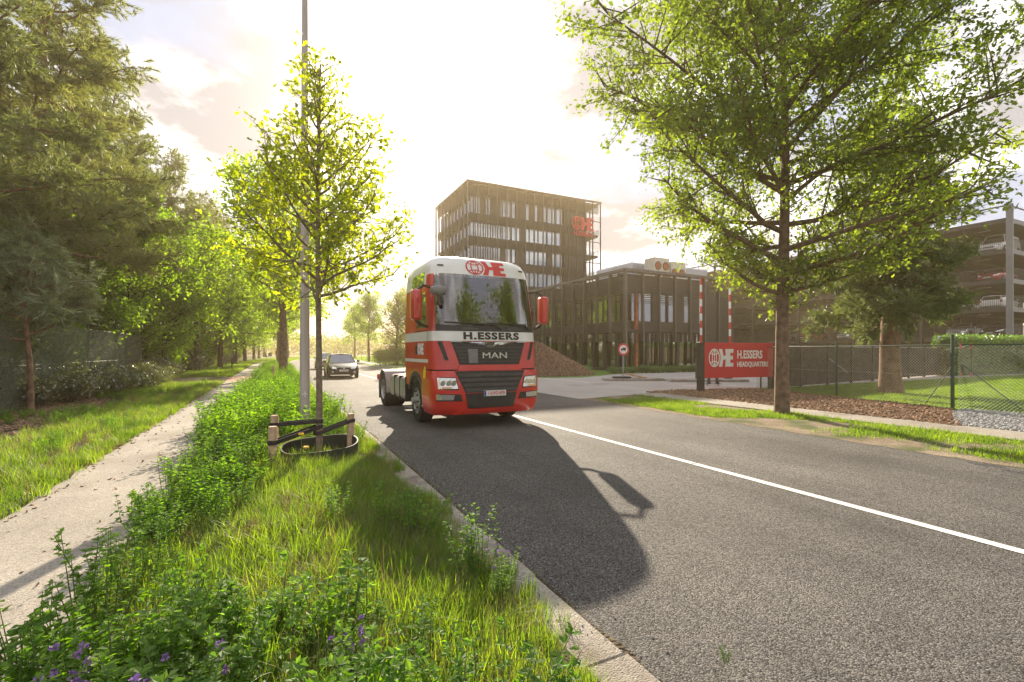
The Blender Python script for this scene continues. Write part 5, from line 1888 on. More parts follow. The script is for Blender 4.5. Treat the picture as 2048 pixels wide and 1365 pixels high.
P = np.concatenate([pts(6500, -1.0, 1.36, .2, 7, 'verge'), pts(3600, -1.0, 1.36, 7, 20, 'verge')])
edge = pts(1700, 1.25, 1.55, 0, 20, .04)
edge2 = pts(700, -1.1, -.9, 0, 20, .03)
P = np.concatenate([P, clumpy(edge, 1.5, .0), clumpy(edge2, 1.5, .1, 3)])
tall = np.exp(-((P[:, 0] - .3) / .9) ** 2)
scatter('verge_grass', P, rng.uniform(.4, .95, len(P)) * (.62 + .38 * tall), GR, 'long bright grass growing in the verge by the road', 1)
P = np.concatenate([pts(2200, -1.0, 1.4, 20, 70, 'verge', 1.3), pts(1500, -1.0, 1.4, 70, 180, 'verge')])
scatter('verge_grass', P, rng.uniform(.7, 1.2, len(P)), GF, 'long grass in the far part of the verge', 2)
# herbs: drifts of them in the verge
P = clumpy(pts(420, -1.0, 1.1, 1.0, 9, 'verge'), 1.1, .4, 2)
P = P[(P[:, 0] < .1) | (rng.random(len(P)) < .5)]
P = np.concatenate([P, pts(110, -1.0, -.2, 4.5, 9.5, 'verge'), pts(120, -.2, 1.25, 8.4, 14, 'verge')])
P = P[~((np.abs(P[:, 0] - .55) < .62) & (np.abs(P[:, 1] - 7.2) < 1.0))]
scatter('verge_herbs', P, rng.uniform(.5, 1.1, len(P)), HB, 'leafy herbs among the verge grass', 3)
P = np.concatenate([pts(60, -1.0, 0.1, 8.5, 14, 'verge'), pts(70, -.9, .9, 11, 22, 'verge'), pts(90, -1.0, 1.0, 20, 60, 'verge'), pts(8, .6, 1.2, 9.8, 13, 'verge')])
P = P[~((np.abs(P[:, 0] - .54) < .3) & (np.abs(P[:, 1] - 10.28) < .4))]
scatter('verge_herb_mounds', P, rng.uniform(.7, 1.15, len(P)), HP, 'high mounds of green herbs between path and road', 4)
# left bank
P = clumpy(np.concatenate([pts(5200, -6.3, -2.35, 2, 16, .0), pts(3200, -6.3, -2.35, 16, 29, .0)]), .5, -.9, 1)
far = (P[:, 0] < -4.3) & (P[:, 1] > 9) & (P[:, 1] < 23) & (P[:, 0] < -4.2 - .02 * (P[:, 1] - 15) ** 2 + .2)
P = P[~far]
scatter('bank_grass', P, rng.uniform(.45, .85, len(P)), GR, 'grass bank left of the path', 5)
P = clumpy(pts(900, -6.0, -2.5, 3, 28, 0), .9, .2, 4)
scatter('bank_herbs', P, rng.uniform(.35, .7, len(P)), HB, 'small leafy herbs on the left grass bank', 6)
P = pts(2600, -6.0, -2.5, 36, 130, 0.0, 1.4)
scatter('bank_grass', P, rng.uniform(.5, .9, len(P)), GF, 'sunlit grass beside the path beyond the side track', 7)
# right verge: patchy
P = clumpy(pts(7500, 9.8, 12.15, -2, 13.6, .0), .8, -.1, 7)
scatter('right_verge_grass', P, rng.uniform(.5, 1.1, len(P)), SG, 'thin patchy grass on the bare right verge', 8)
P = clumpy(pts(900, 9.9, 12.1, -2, 13.6, .0), .8, .5, 7)
scatter('right_verge_weeds', P, rng.uniform(.35, .7, len(P)), GR, 'taller weeds on the right verge', 9)
P = np.stack([rng.uniform(17.0, 44, 24000), rng.uniform(-6, 13.8, 24000), np.full(24000, .012)], 1)
P = P[(P[:, 0] > 17.2 + np.clip((P[:, 1] - 6.5) * .22, 0, 2)) & (P[:, 0] > 17.3 + np.clip((4.8 - P[:, 1]) * .36, 0, 9))]
scatter('lawn_grass', P, rng.uniform(.7, 1.2, len(P)), LW, 'short mown grass of the lawn', 10)
P = np.concatenate([pts(2500, 10, 24, 31, 62, .006)])
scatter('strip_grass', P, rng.uniform(.3, .5, len(P)), GF, 'grass strip beyond the entrance', 11)
P = np.stack([rng.uniform(14, 70, 5000), rng.uniform(62, 150, 5000), np.full(5000, 0)], 1)
scatter('field_grass', P, rng.uniform(.8, 1.5, len(P)), GF, 'yellowish rough grass field before the far lorries', 12)
# foreground plants one can pick out
lu = [herb_meshes(s_, 15, .62, .20, .034, 'leaf_herb', .5, 26) for s_ in (21, 22, 23)]
fp = [(-.98, 2.02, .95, 'flowering lucerne at the bottom left, standing alone on the path edge'), (-.60, 2.0, .72, 'purple flowering lucerne at the bottom left, between the lone stem and the grass'),
      (-.36, 2.25, .66, 'lucerne with purple heads right of the bottom left clump'), (-.72, 2.45, .62, 'dark lucerne behind the bottom left clump'), (-.18, 1.75, .6, 'lucerne nearest the bottom edge among grass'),
      (.12, 1.85, .55, 'lucerne at the bottom middle among grass blades'), (.33, 2.2, .55, 'lucerne with pale flowers at the bottom middle'), (-.85, 3.35, 1.0, 'tall leafy lucerne leaning over the left path edge'),
      (-.78, 3.8, .85, 'bushy lucerne left of the verge behind the leaning one'), (1.22, 3.0, .85, 'upright leafy lucerne bush beside the kerb at right'), (1.32, 2.75, .5, 'small lucerne at the foot of the kerb bush'),
      (-.95, 5.3, .5, 'small dark herb standing on the path edge'), (.45, 4.3, .75, 'leafy herb in front of the tree ring'), (-.6, 5.9, .8, 'herb bush left of the wooden stakes'), (2.07, 1.69, .14, 'tiny green weed growing out of the asphalt')]
for i, (x, y, s_, lab) in enumerate(fp):
    ms = lu[i % 3]
    e = empty('lucerne_plant', lab, 'plant', (x, y, .05), i * 1.7, 'lucerne plants in the verge', s_)
    inst(ms[0], 'stems', e)
    inst(ms[1], 'leaves', e)
    if i not in (7, 8, 9, 11, 12, 13, 14):
        inst(ms[2], 'flowers', e, kind='stuff')
for i, (x, y, h) in enumerate([(.28, 6.55, .50), (.33, 6.38, .36)]):
    e = empty('yellow_flower', ['taller yellow flower before the tree ring', 'shorter yellow flower before the tree ring'][i], 'flower', (x, y, .1), 0, 'yellow flowers before the tree ring')
    MB().tube([(0, 0, 0), (.03, 0, h * .6), (.02, 0, h)], .004, 4).build('stem', 'stem_green', e)
    MB().lathe([(.0, .01), (.03, .018), (.034, .0), (0, -.012)], 10, 'z', (.02, 0, h)).build('flower_head', 'flower_yellow', e)

# wood chips and stones
CH = src('wood_chip', [MB().bbox(-.045, .045, -.018, .018, 0, .015, .005).mesh('wood_chip', 'chip_wood'), MB().bbox(-.03, .03, -.015, .015, 0, .01, .004).mesh('wood_chip', 'chip_wood')])
ST = src('gravel_stone', [MB().bbox(-.03, .03, -.022, .022, -.01, .03, .012).mesh('gravel_stone', 'stone_grey'), MB().bbox(-.022, .022, -.02, .02, -.01, .025, .009).mesh('gravel_stone', 'stone_grey')])
P = np.stack([rng.uniform(13.3, 19, 26000), rng.uniform(4.8, 14.6, 26000), np.full(26000, .022)], 1)
right = 17.1 + np.clip((P[:, 1] - 6.4) * .23, 0, 3)
P = P[(P[:, 0] < right) & (P[:, 1] > 4.9 + (P[:, 0] - 13.4) * .42) & (P[:, 1] < 14.6 - np.clip(P[:, 0] - 15, 0, 5) * .17)]
scatter('mulch_chips', P, rng.uniform(.5, 1.7, len(P)), CH, 'brown wood chips on the mulch bed', 13, tilt=.5)
P = np.stack([rng.uniform(13.45, 19.5, 16000), rng.uniform(-2, 6.2, 16000), np.full(16000, .018)], 1)
P = P[(P[:, 1] < 5.0 + (P[:, 0] - 13.4) * .38) & (P[:, 0] < 17.4 + np.clip(4.8 - P[:, 1], 0, 9) * .34)]
scatter('gravel_stones', P, rng.uniform(.6, 1.6, len(P)), ST, 'grey gravel stones beside the path', 14, tilt=.6)
P = pts(5000, -7.5, -4.2, 9, 24, .018)
P = P[P[:, 0] < -4.4 - .02 * (P[:, 1] - 15) ** 2]
scatter('fallen_leaves', P, rng.uniform(.5, 1.2, len(P)), CH, 'dry fallen leaves and chips below the left fence', 15, tilt=.6)
P = np.stack([1.5 + np.abs(rng.normal(size=1500)) * .25, rng.uniform(.5, 22, 1500), np.full(1500, .008)], 1)
P[:, 2] = np.where(P[:, 0] < 1.7, .036, .004)
scatter('kerb_grit', P, rng.uniform(.07, .24, len(P)), ST, 'loose grit lying along the kerb', 21, tilt=.6)
P = np.concatenate([pts(260, -2.4, -1.0, 1, 26, .021), pts(500, -2.45, -2.2, 1, 27, .021), pts(300, -1.2, -.95, 1, 24, .021)])
scatter('path_litter', P, rng.uniform(.25, .7, len(P)), CH, 'bits of dead leaf and twig on the path', 22, tilt=.5)
# mulch heap
hp = MB()
rr_ = random.Random(9)
hx, hy = 17.2, 30.5


def hz(i, j):
    a = 2 * math.pi * i / 36
    t = j / 14
    rx = 4.4 * t
    z = 2.4 * (1 - t) ** 1.0 + .12 * math.sin(a * 5 + j) * (1 - t) + rr_.uniform(-.07, .07) * (t < .98)
    return (hx + rx * math.cos(a), hy + rx * math.sin(a), max(-.02, z - .05 * (t > .97)))


hp.grid(hz, 37, 15)
heap = hp.build('mulch_heap', 'mulch_soil', None, 60, label='big heap of brown bark mulch beside the lorry', cat='mulch heap')
n = 9000
a, t = rng.uniform(0, 6.28, n), np.sqrt(rng.random(n))
P = np.stack([hx + 4.3 * t * np.cos(a), hy + 4.3 * t * np.sin(a), 2.4 * (1 - t) + .03], 1)
scatter('heap_chips', P, rng.uniform(.8, 2.4, n), CH, 'loose bark chips covering the heap', 16, tilt=.9)

# ------------------------------------------------------------------ fences
def chain_link(name, parent, length, h, pitch, wr, m, z0=0.03):
    """diagonal wires of a chain link panel in the local x,z plane"""
    mb = MB()
    k = pitch
    n = int((length + h) / k) + 1
    for i in range(n):
        for s_ in (1, -1):
            x0 = -h + i * k if s_ == 1 else i * k
            a, b = x0, x0 + s_ * h
            za, zb = z0, z0 + h
            lo, hi = 0.0, length

            def clip(xa, z_a, xb, z_b):
                pts_ = []
                for xx, zz_, ox, oz in ((xa, z_a, xb, z_b), (xb, z_b, xa, z_a)):
                    if xx < lo:
                        t_ = (lo - xx) / (ox - xx) if ox != xx else 2
                        xx, zz_ = lo, zz_ + (oz - zz_) * t_
                    elif xx > hi:
                        t_ = (hi - xx) / (ox - xx) if ox != xx else 2
                        xx, zz_ = hi, zz_ + (oz - zz_) * t_
                    pts_.append((xx, zz_))
                return pts_
            if max(a, b) <= lo or min(a, b) >= hi:
                continue
            (xa, z_a), (xb, z_b) = clip(a, za, b, zb)
            if abs(xa - xb) < .01:
                continue
            y = .003 * s_
            mb.tube([(xa, y, z_a), (xb, y, z_b)], wr, 3, False)
    return mb.build(name, m, parent, kind='stuff')


lf = empty('wire_fence', 'tall green chain link fence in front of the left wood', 'fence', (-6.35, 3.3, 0), rad(90))
for i in range(8):
    x = i * 4.05
    MB().tube([(x, .04, -.1), (x, .04, 2.95)], .032, 8).build('post', 'post_green', lf)
chain_link('chain_link_mesh', lf, 28.35, 2.45, .09, .0048, 'wire_green')
for z in (.08, 1.25, 2.48, 2.72, 2.9):
    MB().tube([(0, .0, z), (28.35, .0, z)], .006, 4).build('tension_wire', 'wire_green', lf)
MB().tube([(28.35, .06, 1.9), (26.4, .06, .05)], .025, 6).build('brace', 'post_green', lf)
lf2 = empty('wire_fence', 'short return of green chain link fence along the side track', 'fence', (-6.45, 31.75, 0), rad(180))
for x in (3.5, 7.0):
    MB().tube([(x, .04, -.1), (x, .04, 2.95)], .032, 8).build('post', 'post_green', lf2)
chain_link('chain_link_mesh', lf2, 7.0, 2.45, .1, .004, 'wire_green')

rfn = empty('wire_fence', 'green chain link fence between the mulch bed and the lawn', 'fence', (17.1, 6.4, 0), math.atan2(7.4, 1.75))
LN = math.hypot(7.4, 1.75)
for x, rr_, h in ((0, .045, 2.12), (3.65, .032, 2.05), (7.3, .032, 2.05)):
    MB().tube([(x, .04, -.1), (x, .04, h)], rr_, 8).build('post', 'post_green', rfn)
chain_link('chain_link_mesh', rfn, LN, 1.78, .085, .0046, 'wire_grey')
MB().tube([(0, 0, 1.83), (LN, 0, 1.83)], .018, 6).build('top_rail', 'post_green', rfn)
MB().tube([(0, 0, .95), (LN, 0, .95)], .004, 4).build('tension_wire', 'wire_grey', rfn)
MB().tube([(0, -.05, 1.35), (1.0, -.35, .05)], .014, 6).build('brace', 'post_green', rfn)
rf2 = empty('wire_fence', 'green chain link fence before the sunny lawn at the right edge', 'fence', (17.08, 6.3, 0), math.atan2(-12, 1.6))
L2 = 12
for x in (4.2, 8.4):
    MB().tube([(x, .04, -.1), (x, .04, 2.12)], .036, 8).build('post', 'post_green', rf2)
chain_link('chain_link_mesh', rf2, L2, 1.78, .085, .004, 'post_green')
MB().tube([(0.08, 0, 1.83), (L2, 0, 1.83)], .02, 6).build('top_rail', 'post_green', rf2)
MB().tube([(0.08, -.05, 1.3), (1.1, .9, .05)], .014, 6).build('brace', 'post_green', rf2)

sf = empty('screen_fence', 'dark fabric screen fence running back beside the lawn', 'fence', (18.95, 13.25, 0), math.atan2(2.8, 23.5))
SL = math.hypot(2.8, 23.5)
ns = 9
for i in range(ns):
    x0, x1 = i * SL / ns, (i + 1) * SL / ns
    MB().box(x0 + .05, x1 - .05, -.012, .012, .08, 1.84).build('screen_panel', 'screen_cloth', sf)
    MB().box(x0 - .05, x0 + .045, -.06, .06, -.05, 1.92).build('post', 'sign_black', sf)
MB().box(SL - .045, SL + .05, -.06, .06, -.05, 1.92).build('post', 'sign_black', sf)
MB().tube([(0.06, 0, 1.88), (SL - .06, 0, 1.88)], .022, 6).build('top_rail', 'galvanised', sf)
MB().tube([(5.2, -.1, 1.3), (6.2, -.5, .6)], .02, 6).build('brace', 'galvanised', sf)

# ------------------------------------------------------------------ entrance sign
hq = empty('entrance_sign', 'red entrance sign with white globe emblem and lettering', 'sign', (15.3, 13.72, 0), math.atan2(-.148, .988))
MB().bbox(-.02, .20, -.06, .16, -.05, 2.02, .008).build('post', 'sign_black', hq)
MB().bbox(3.78, 3.98, -.06, .16, -.05, 2.02, .008).build('post', 'sign_black', hq)
MB().bbox(.205, 3.775, -.03, .10, .56, 2.0, .006).build('panel', 'sign_red', hq)
gm, em = logo_mb(.72, .012)
for b_ in (gm, em):
    b_.v = [(x_ * .86, y_, z_) for x_, y_, z_ in b_.v]
for b_, nm in ((gm, 'globe_emblem'), (em, 'letter_block')):
    b_.build(nm, 'letter_white', hq, loc=(.42, -.031, 1.02))
text_obj('H.ESSERS', .46, 'letter_white', hq, (1.84, -.034, 1.50), (rad(90), 0, 0), depth=.003, bold=.014, sx=.74, align='LEFT')
text_obj('HEADQUARTERS', .285, 'letter_white', hq, (1.84, -.034, 1.10), (rad(90), 0, 0), depth=.003, bold=.009, sx=.76, align='LEFT')

# ------------------------------------------------------------------ barriers, round sign
for k, (x, y, h, lab) in enumerate(((21.35, 19.15, 5.65, 'raised red and white barrier arm left of the entrance sign'), (23.0, 18.6, 5.5, 'second raised barrier arm partly behind the oak leaves'))):
    b = empty('road_barrier', lab, 'barrier', (x, y, .1), math.atan2(-.447, .894), 'raised entrance barriers')
    MB().bbox(-.18, .18, -.18, .18, .0, 1.15, .03).build('cabinet', 'sign_black', b)
    n = 12
    z = .85
    for i in range(n):
        z1 = .85 + (h - .85) * (i + 1) / n
        MB().box(-.055, .055, -.24, -.185, z + .001, z1).build('arm_band', 'barrier_red' if i % 2 else 'letter_white', b)
        z = z1
    MB().lathe([(0, -.26), (.1, -.26), (.1, -.18)], 12, 'y', (0, 0, .8)).build('pivot', 'dark_grey', b)
sg = empty('traffic_sign', 'round red rimmed no lorries sign on a grey pole', 'sign', (17.55, 21.1, .13), math.atan2(-.2, .98))
MB().tube([(0, .03, 0), (0, .03, 1.75)], .035, 8).build('pole', 'galvanised', sg)
MB().lathe([(0, .0), (.345, .0), (.345, -.012), (.24, -.014), (.24, -.0125)], 32, 'y', (0, -.0, 1.62)).build('rim', 'barrier_red', sg)
MB().disc((0, -.019, 1.62), .245, 'y', 32, .004).build('face', 'letter_white', sg)
lo_ = MB()
lo_.box(-.05, .15, -.026, -.021, 1.58, 1.72)
lo_.box(-.16, -.06, -.026, -.021, 1.58, 1.67)
lo_.disc((-.10, -.027, 1.565), .035, 'y', 12, .004)
lo_.disc((.09, -.027, 1.565), .035, 'y', 12, .004)
lo_.build('lorry_symbol', 'letter_black', sg)
MB().bbox(-.55, .35, -.3, .3, -.0, .10, .03).build('rubber_foot', 'rubber', sg)
pk = MB().bbox(-.6, .6, -.13, .13, -.05, .05, .015).build('wooden_beam', 'stake_wood', None, label='loose wooden beam lying tilted at the foot of the round sign', cat='beam')
pk.location = (18.15, 20.75, .27)
pk.rotation_euler = (0, rad(12), rad(-30))

# skateboarder behind the sign
sk = empty('skateboard', 'skateboard rolling on the entrance paving under the sign', 'skateboard', (18.72, 16.0, .008), math.atan2(-.447, .894))
MB().bbox(-.40, .40, -.10, .10, .085, .105, .01).build('deck', 'dark_grey', sk)
for x in (-.25, .25):
    MB().box(x - .03, x + .03, -.07, .07, .05, .086).build('axle_block', 'galvanised', sk)
    for y in (-.08, .08):
        MB().lathe([(0, -.02), (.03, -.02), (.03, .02), (0, .02)], 12, 'y', (x, y, .03)).build('wheel', 'paper', sk)


def skin_body(name, J, E, m, parent, sub=2):
    me = bpy.data.meshes.new(name)
    me.from_pydata([j[0] for j in J], E, [])
    o = bpy.data.objects.new(name, me)
    COL.objects.link(o)
    md = o.modifiers.new('skin', 'SKIN')
    sv = me.skin_vertices[0].data if me.skin_vertices else None
    if sv is None:
        me.attributes  # layer is created with the modifier
        sv = me.skin_vertices.new().data if hasattr(me.skin_vertices, 'new') else None
    if sv:
        for k, j in enumerate(J):
            sv[k].radius = (j[1], j[1] * (j[2] if len(j) > 2 else 1))
            sv[k].use_root = (k == 0)
    s2 = o.modifiers.new('sub', 'SUBSURF')
    s2.levels = s2.render_levels = sub
    me.materials.append(M[m])
    o.parent = parent
    return o


def person_body(parent):
    """standing figure on the board, facing +x (local), feet apart along x"""
    V = []
    # loft rings: (centre, rx, ry)
    mb = MB()

    def limb(p, r_, n=10):
        mb.tube(p, r_, n)
    return mb


pe = empty('person', 'person in dark jeans riding a skateboard behind the entrance sign', 'person', (18.72, 16.0, .113), math.atan2(-.447, .894))


def loft(name, rings, m, parent, n=14):
    mb = MB()
    o = []
    for (cx_, cy_, cz_, rx, ry) in rings:
        o.append([(cx_ + rx * math.cos(2 * math.pi * k / n), cy_ + ry * math.sin(2 * math.pi * k / n), cz_) for k in range(n)])
    mb.grid(lambda i, j: o[j][i % n], n + 1, len(o))
    mb.f.append(tuple(range(n))[::-1])
    mb.f.append(tuple((len(o) - 1) * (n + 1) + i for i in range(n)))
    return mb


def build_person():
    bd = MB()
    # one surface: both legs meet at the pelvis ring, then torso, neck, head
    n = 12

    def ring(c, rx, ry):
        o = len(bd.v)
        for k in range(n):
            a = 2 * math.pi * k / n
            bd.v.append((c[0] + rx * math.cos(a), c[1] + ry * math.sin(a), c[2]))
        return o

    def join(a, b):
        for k in range(n):
            bd.f.append((a + k, a + (k + 1) % n, b + (k + 1) % n, b + k))
    pelvis = ring((0, 0, .86), .15, .12)
    for s_ in (-1, 1):
        rg = [ring((s_ * .20, 0, .02), .04, .045), ring((s_ * .20, 0, .10), .045, .05), ring((s_ * .185, -.01, .30), .06, .062), ring((s_ * .165, -.03, .46), .055, .06), ring((s_ * .12, -.01, .66), .075, .08), ring((s_ * .085, 0, .82), .085, .10)]
        for a, b in zip(rg, rg[1:]):
            join(a, b)
        bd.f.append(tuple(range(rg[0], rg[0] + n))[::-1])
        join(rg[-1], pelvis)
    tr = [pelvis] + [ring(*q) for q in (((0, 0, .96), .155, .115), ((0, -.01, 1.10), .145, .11), ((0, 0, 1.25), .175, .115), ((0, 0, 1.36), .18, .10), ((0, 0, 1.42), .10, .07), ((0, 0, 1.46), .055, .055), ((0, -.005, 1.50), .058, .065), ((0, -.01, 1.56), .07, .088), ((0, -.01, 1.64), .076, .095), ((0, 0, 1.70), .06, .075), ((0, 0, 1.735), .02, .03))]
    for a, b in zip(tr, tr[1:]):
        join(a, b)
    bd.f.append(tuple(range(tr[-1], tr[-1] + n)))
    return bd


build_person().build('body', 'skin', pe, True)
jn = MB()
for s_ in (-1, 1):
    q = loft('x', [(s_ * .20, 0, .05, .058, .062), (s_ * .185, -.01, .30, .072, .076), (s_ * .165, -.03, .46, .068, .072), (s_ * .12, -.01, .66, .09, .095), (s_ * .085, 0, .82, .10, .12), (s_ * .04, 0, .97, .135, .13)], 'denim', pe)
    jn.add(q.v, q.f)
jn.build('jeans', 'denim', pe, True)
q = loft('x', [(0, 0, .90, .175, .135), (0, -.01, 1.10, .165, .13), (0, 0, 1.25, .195, .135), (0, 0, 1.36, .20, .12), (0, 0, 1.43, .115, .085), (0, 0, 1.455, .075, .07)], 'jacket', pe)
for s_ in (-1, 1):
    q.tube([(s_ * .19, 0, 1.36), (s_ * .25, .0, 1.10), (s_ * .27, -.06, .86)], [.062, .05, .042], 10)
q.build('jacket', 'jacket', pe, True)
hn = MB()
for s_ in (-1, 1):
    hn.tube([(s_ * .27, -.06, .86), (s_ * .272, -.075, .79)], [.034, .036], 8)
    for k in range(4):
        y0 = -.10 + .022 * k
        hn.tube([(s_ * .272, y0, .80), (s_ * .27, y0 - .004, .74), (s_ * .255, y0 - .004, .715 + .006 * abs(k - 1))], [.010, .009, .006], 6)
    hn.tube([(s_ * .262, -.095, .825), (s_ * .245, -.115, .79), (s_ * .24, -.118, .765)], [.011, .010, .007], 6)
hn.build('hands', 'skin', pe, True)
q = loft('x', [(0, .015, 1.58, .078, .095), (0, .02, 1.66, .085, .10), (0, .012, 1.72, .068, .082), (0, .008, 1.755, .02, .03)], 'hair', pe)
q.build('hair', 'hair', pe, True)
fc = MB()
fc.prism([(-.012, 1.575), (.012, 1.575), (.005, 1.625), (-.005, 1.625)], -.122, -.09)
fc.build('nose', 'skin', pe)
for s_ in (-1, 1):
    MB().lathe([(0, -.006), (.009, -.004), (.010, .003)], 8, 'y', (s_ * .030, -.098, 1.625)).build('eye', 'letter_black', pe)
    MB().disc((s_ * .078, -.01, 1.615), .022, 'x', 8, .01, .032).build('ear', 'skin', pe)
    MB().bbox(s_ * .20 - .05, s_ * .20 + .05, -.17, .10, -.008, .075, .02).build('shoe', 'shoe', pe)
MB().box(-.022, .022, -.102, -.094, 1.548, 1.556).build('mouth', 'lamp_red', pe)

# things on the lawn
ru = empty('rope_stand', 'two thin red topped poles joined by a rope at the hedge end', 'pole', (38.9, 14.2, 0), rad(-5))
for x in (0, 1.15):
    MB().tube([(x, 0, 0), (x, 0, 1.8)], .022, 6).build('pole', 'dark_grey', ru)
    MB().tube([(x, 0, 1.8), (x, 0, 2.15)], .05, 6).build('pole_top', 'barrier_red', ru)
    MB().tube([(x, 0, .0), (x, 0, .3)], .028, 6).build('pole_foot', 'barrier_red', ru)
MB().tube([(-1.6, 0, 1.75), (0, 0, 1.9), (.6, 0, 2.0), (1.15, 0, 2.08)], .012, 4).build('rope', 'paper', ru)
bs = empty('white_board', 'white board with small dark symbols above the hedge end', 'sign', (40.3, 15.9, 0), rad(-20))
MB().box(0, 1.15, 0, .04, 2.15, 2.7).build('panel', 'letter_white', bs)
MB().box(.2, .27, .041, .1, 0, 2.6).build('post', 'galvanised', bs)
MB().box(.9, .97, .041, .1, 0, 2.6).build('post', 'galvanised', bs)
for k in range(3):
    MB().disc((.27 + .30 * k, -.008, 2.34), .08, 'y', 12, .006).build('symbol', 'letter_black', bs)
MB().box(.1, 1.05, -.008, -.002, 2.55, 2.6).build('heading_bar', 'dark_grey', bs)
for i, (x, y, s_) in enumerate(((36.5, 7.9, 1.0), (37.2, 7.4, .7))):
    rk = MB()
    rg_ = random.Random(i + 3)
    rk.grid(lambda a, b: (s_ * (.55 + .1 * math.sin(a * 2.1 + i)) * math.cos(a * math.pi / 5) * math.sin(math.pi * b / 6), s_ * .45 * math.sin(a * math.pi / 5) * math.sin(math.pi * b / 6), s_ * (.28 + .36 * math.cos(math.pi * b / 6))), 11, 7)
    rk.build('rock', 'rock_dark', None, 40, (x, y, 0), label=['dark rock lying on the lawn at the right edge', 'smaller dark rock beside the larger one on the lawn'][i], cat='rock')

# ------------------------------------------------------------------ street furniture on the left
lp = empty('lamp_post', 'tall grey lamp post in the verge behind the young tree', 'lamp post', (.54, 10.28, 0))
MB().tube([(0, 0, -.1), (0, 0, .35), (0, 0, .36), (0, 0, 4), (0, 0, 9.2)], [.105, .102, .096, .08, .052], 20).build('pole', 'lamp_post', lp, 60)
MB().tube([(0, 0, 9.15), (.25, 0, 9.7), (1.3, 0, 9.95)], [.06, .05, .04], 10).build('arm', 'lamp_post', lp, 60)
MB().bbox(1.2, 1.95, -.16, .16, 9.88, 10.02, .04).build('lamp_head', 'grey_plastic', lp)
MB().box(-.04, .04, .085, .104, .5, .9).build('service_door', 'lamp_post', lp)
MB().box(-.06, .04, -.1015, -.094, .80, .815).box(-.01, .008, -.1025, -.095, .74, .86).build('scratch_mark', 'paper', lp)
for i, (x, y, h, lab) in enumerate(((-.02, 6.72, .62, 'wooden tree stake at left, nearest to us'), (.0, 7.55, .66, 'wooden tree stake behind the left one'), (1.02, 7.42, .64, 'wooden tree stake right of the young tree'))):
    MB().lathe([(.052, -.2), (.055, 0), (.052, h - .01), (.045, h), (0, h)], 14, 'z').build('tree_stake', 'stake_wood', None, 40, (x, y, .08), label=lab, cat='stake', group='stakes round the young tree')


def strap(pts_, w_, lab):
    mb = MB()
    n = len(pts_)
    vs = []
    for i, (x, y, z) in enumerate(pts_):
        vs += [(x, y, z - w_ / 2), (x, y, z + w_ / 2)]
    fs = [(2 * i, 2 * i + 2, 2 * i + 3, 2 * i + 1) for i in range(n - 1)]
    me_ = mb.add(vs, fs)
    o = me_.build('tree_strap', 'strap_black', None, None, label=lab, cat='strap', group='straps holding the young tree')
    sol = o.modifiers.new('thickness', 'SOLIDIFY')
    sol.thickness = .006
    sol.offset = 0


def around(cx_, cy_, r_, a0, a1, z, n=8):
    return [(cx_ + r_ * math.cos(a0 + (a1 - a0) * i / n), cy_ + r_ * math.sin(a0 + (a1 - a0) * i / n), z) for i in range(n + 1)]


strap(around(-.02, 6.72, .06, rad(100), rad(310), .50) + around(.57, 7.42, .062, rad(-70), rad(120), .56) + around(-.02, 6.72, .06, rad(80), rad(101), .50, 2), .055, 'black strap from the nearest stake to the trunk')
strap(around(.0, 7.55, .06, rad(80), rad(280), .61) + around(.57, 7.42, .066, rad(-90), rad(85), .64) + around(.0, 7.55, .06, rad(70), rad(81), .61, 2), .055, 'black strap from the hind stake to the trunk')
strap(around(1.02, 7.42, .06, rad(90), rad(-90), .62) + around(.57, 7.42, .07, rad(-80), rad(-280), .47) + around(1.02, 7.42, .06, rad(110), rad(91), .62, 2), .055, 'black strap from the right stake to the trunk')
wr_ = MB()
n = 44
vs = []
for k in range(n):
    a = 2 * math.pi * k / n
    rx, ry = .50, .43
    h = .25 + .05 * math.sin(a + .6) + .012 * math.sin(3 * a)
    vs += [(rx * math.cos(a), ry * math.sin(a), -.05), (rx * 1.02 * math.cos(a), ry * 1.02 * math.sin(a), h), (rx * .985 * math.cos(a), ry * .985 * math.sin(a), h), (rx * .96 * math.cos(a), ry * .96 * math.sin(a), -.05)]
fs = []
for k in range(n):
    a, b = 4 * k, 4 * ((k + 1) % n)
    fs += [(a, b, b + 1, a + 1), (a + 1, b + 1, b + 2, a + 2), (a + 2, b + 2, b + 3, a + 3)]
wr_.add(vs, fs)
wr_.build('watering_ring', 'water_ring', None, 40, (.58, 7.2, .1), label='dark green plastic watering ring round the young trunk', cat='watering ring')
MB().disc((0, 0, 0), .48, 'z', 24, .03, .41).build('ring_soil', 'soil', None, None, (.58, 7.2, .10), kind='structure')
MB().bbox(-.055, .055, -.055, .055, -.1, 1.0, .012).build('wooden_post', 'stake_wood', None, None, (-.05, 23.7, 0), label='short square wooden post in the verge by the path', cat='post')
x, y = at(464, 42)
bp_ = empty('bollard', 'thin dark post beside the path beyond the side track', 'post', (x, y, 0))
MB().tube([(0, 0, 0), (0, 0, 1.12)], .045, 8).build('shaft', 'sign_black', bp_)
MB().lathe([(0, 1.14), (.05, 1.12), (.05, 1.10)], 8, 'z').build('cap', 'galvanised', bp_)
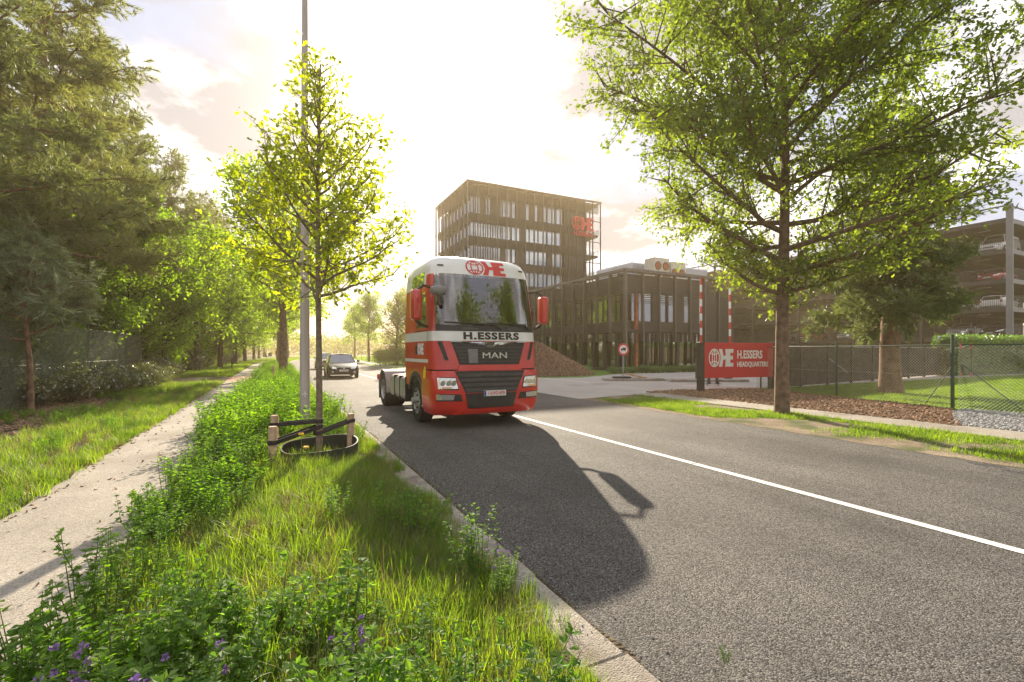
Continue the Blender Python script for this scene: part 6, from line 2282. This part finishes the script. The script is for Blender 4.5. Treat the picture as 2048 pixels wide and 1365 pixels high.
for i, (px, Y, w_, h, m_, lab) in enumerate(((555, 70, .62, .85, 'sign_red', 'small far sign, red above white, at the end of the path'), (540, 75, .55, .55, 'grey_plastic', 'grey back of a square sign far down the path'))):
    x, y = at(px, Y)
    s_ = empty('far_sign', lab, 'sign', (x, y, 0), -YAW)
    MB().box(-w_ / 2, w_ / 2, -.02, .02, .85, .85 + h).build('panel', m_, s_)
    if i == 0:
        MB().box(-w_ / 2, w_ / 2, -.026, -.021, .86, 1.12).build('lower_panel', 'letter_white', s_)
    for q in (-.2, .2):
        MB().tube([(q, .03, 0), (q, .03, .9)], .025, 5).build('leg', 'galvanised', s_)
x, y = at(531, 74)
s_ = empty('warning_sign', 'pale triangular sign seen from behind far down the path', 'sign', (x, y, 0), -YAW)
MB().prism([(-.4, .75), (.4, .75), (0, 1.45)], -.02, .02).build('panel', 'galvanised', s_)
MB().tube([(0, .04, 0), (0, .04, 1.9)], .03, 6).build('pole', 'galvanised', s_)
# low field posts with a wire
fw = empty('field_fence', 'low wire fence on thin posts along the far field', 'fence', (0, 0, 0))
prev = None
for k in range(9):
    px = 712 + k * 11
    Y = 92 - k * 5.0
    x, y = at(px, Y)
    MB().tube([(x, y, 0), (x, y, 1.0)], .04, 5).build('post', 'dark_grey', fw)
    if prev:
        for z in (.5, .95):
            MB().tube([(prev[0], prev[1], z), (x, y, z)], .012, 3).build('wire', 'wire_grey', fw)
    prev = (x, y)

# ------------------------------------------------------------------ air
hz_m = bpy.data.materials.new('haze_air')
hz_m.use_nodes = True
t = hz_m.node_tree
t.nodes.clear()
vo = t.nodes.new('ShaderNodeVolumePrincipled')
vo.inputs['Color'].default_value = (1.0, 0.82, 0.52, 1)
vo.inputs['Density'].default_value = 0.00105
vo.inputs['Anisotropy'].default_value = 0.45
oo = t.nodes.new('ShaderNodeOutputMaterial')
t.links.new(vo.outputs[0], oo.inputs['Volume'])
hb = MB().box(-720, 830, -270, 780, -1.2, 32).mesh('haze')
hb.materials.append(hz_m)
ho = bpy.data.objects.new('haze', hb)
COL.objects.link(ho)
tag(ho, kind='stuff')
ho.display_type = 'WIRE'
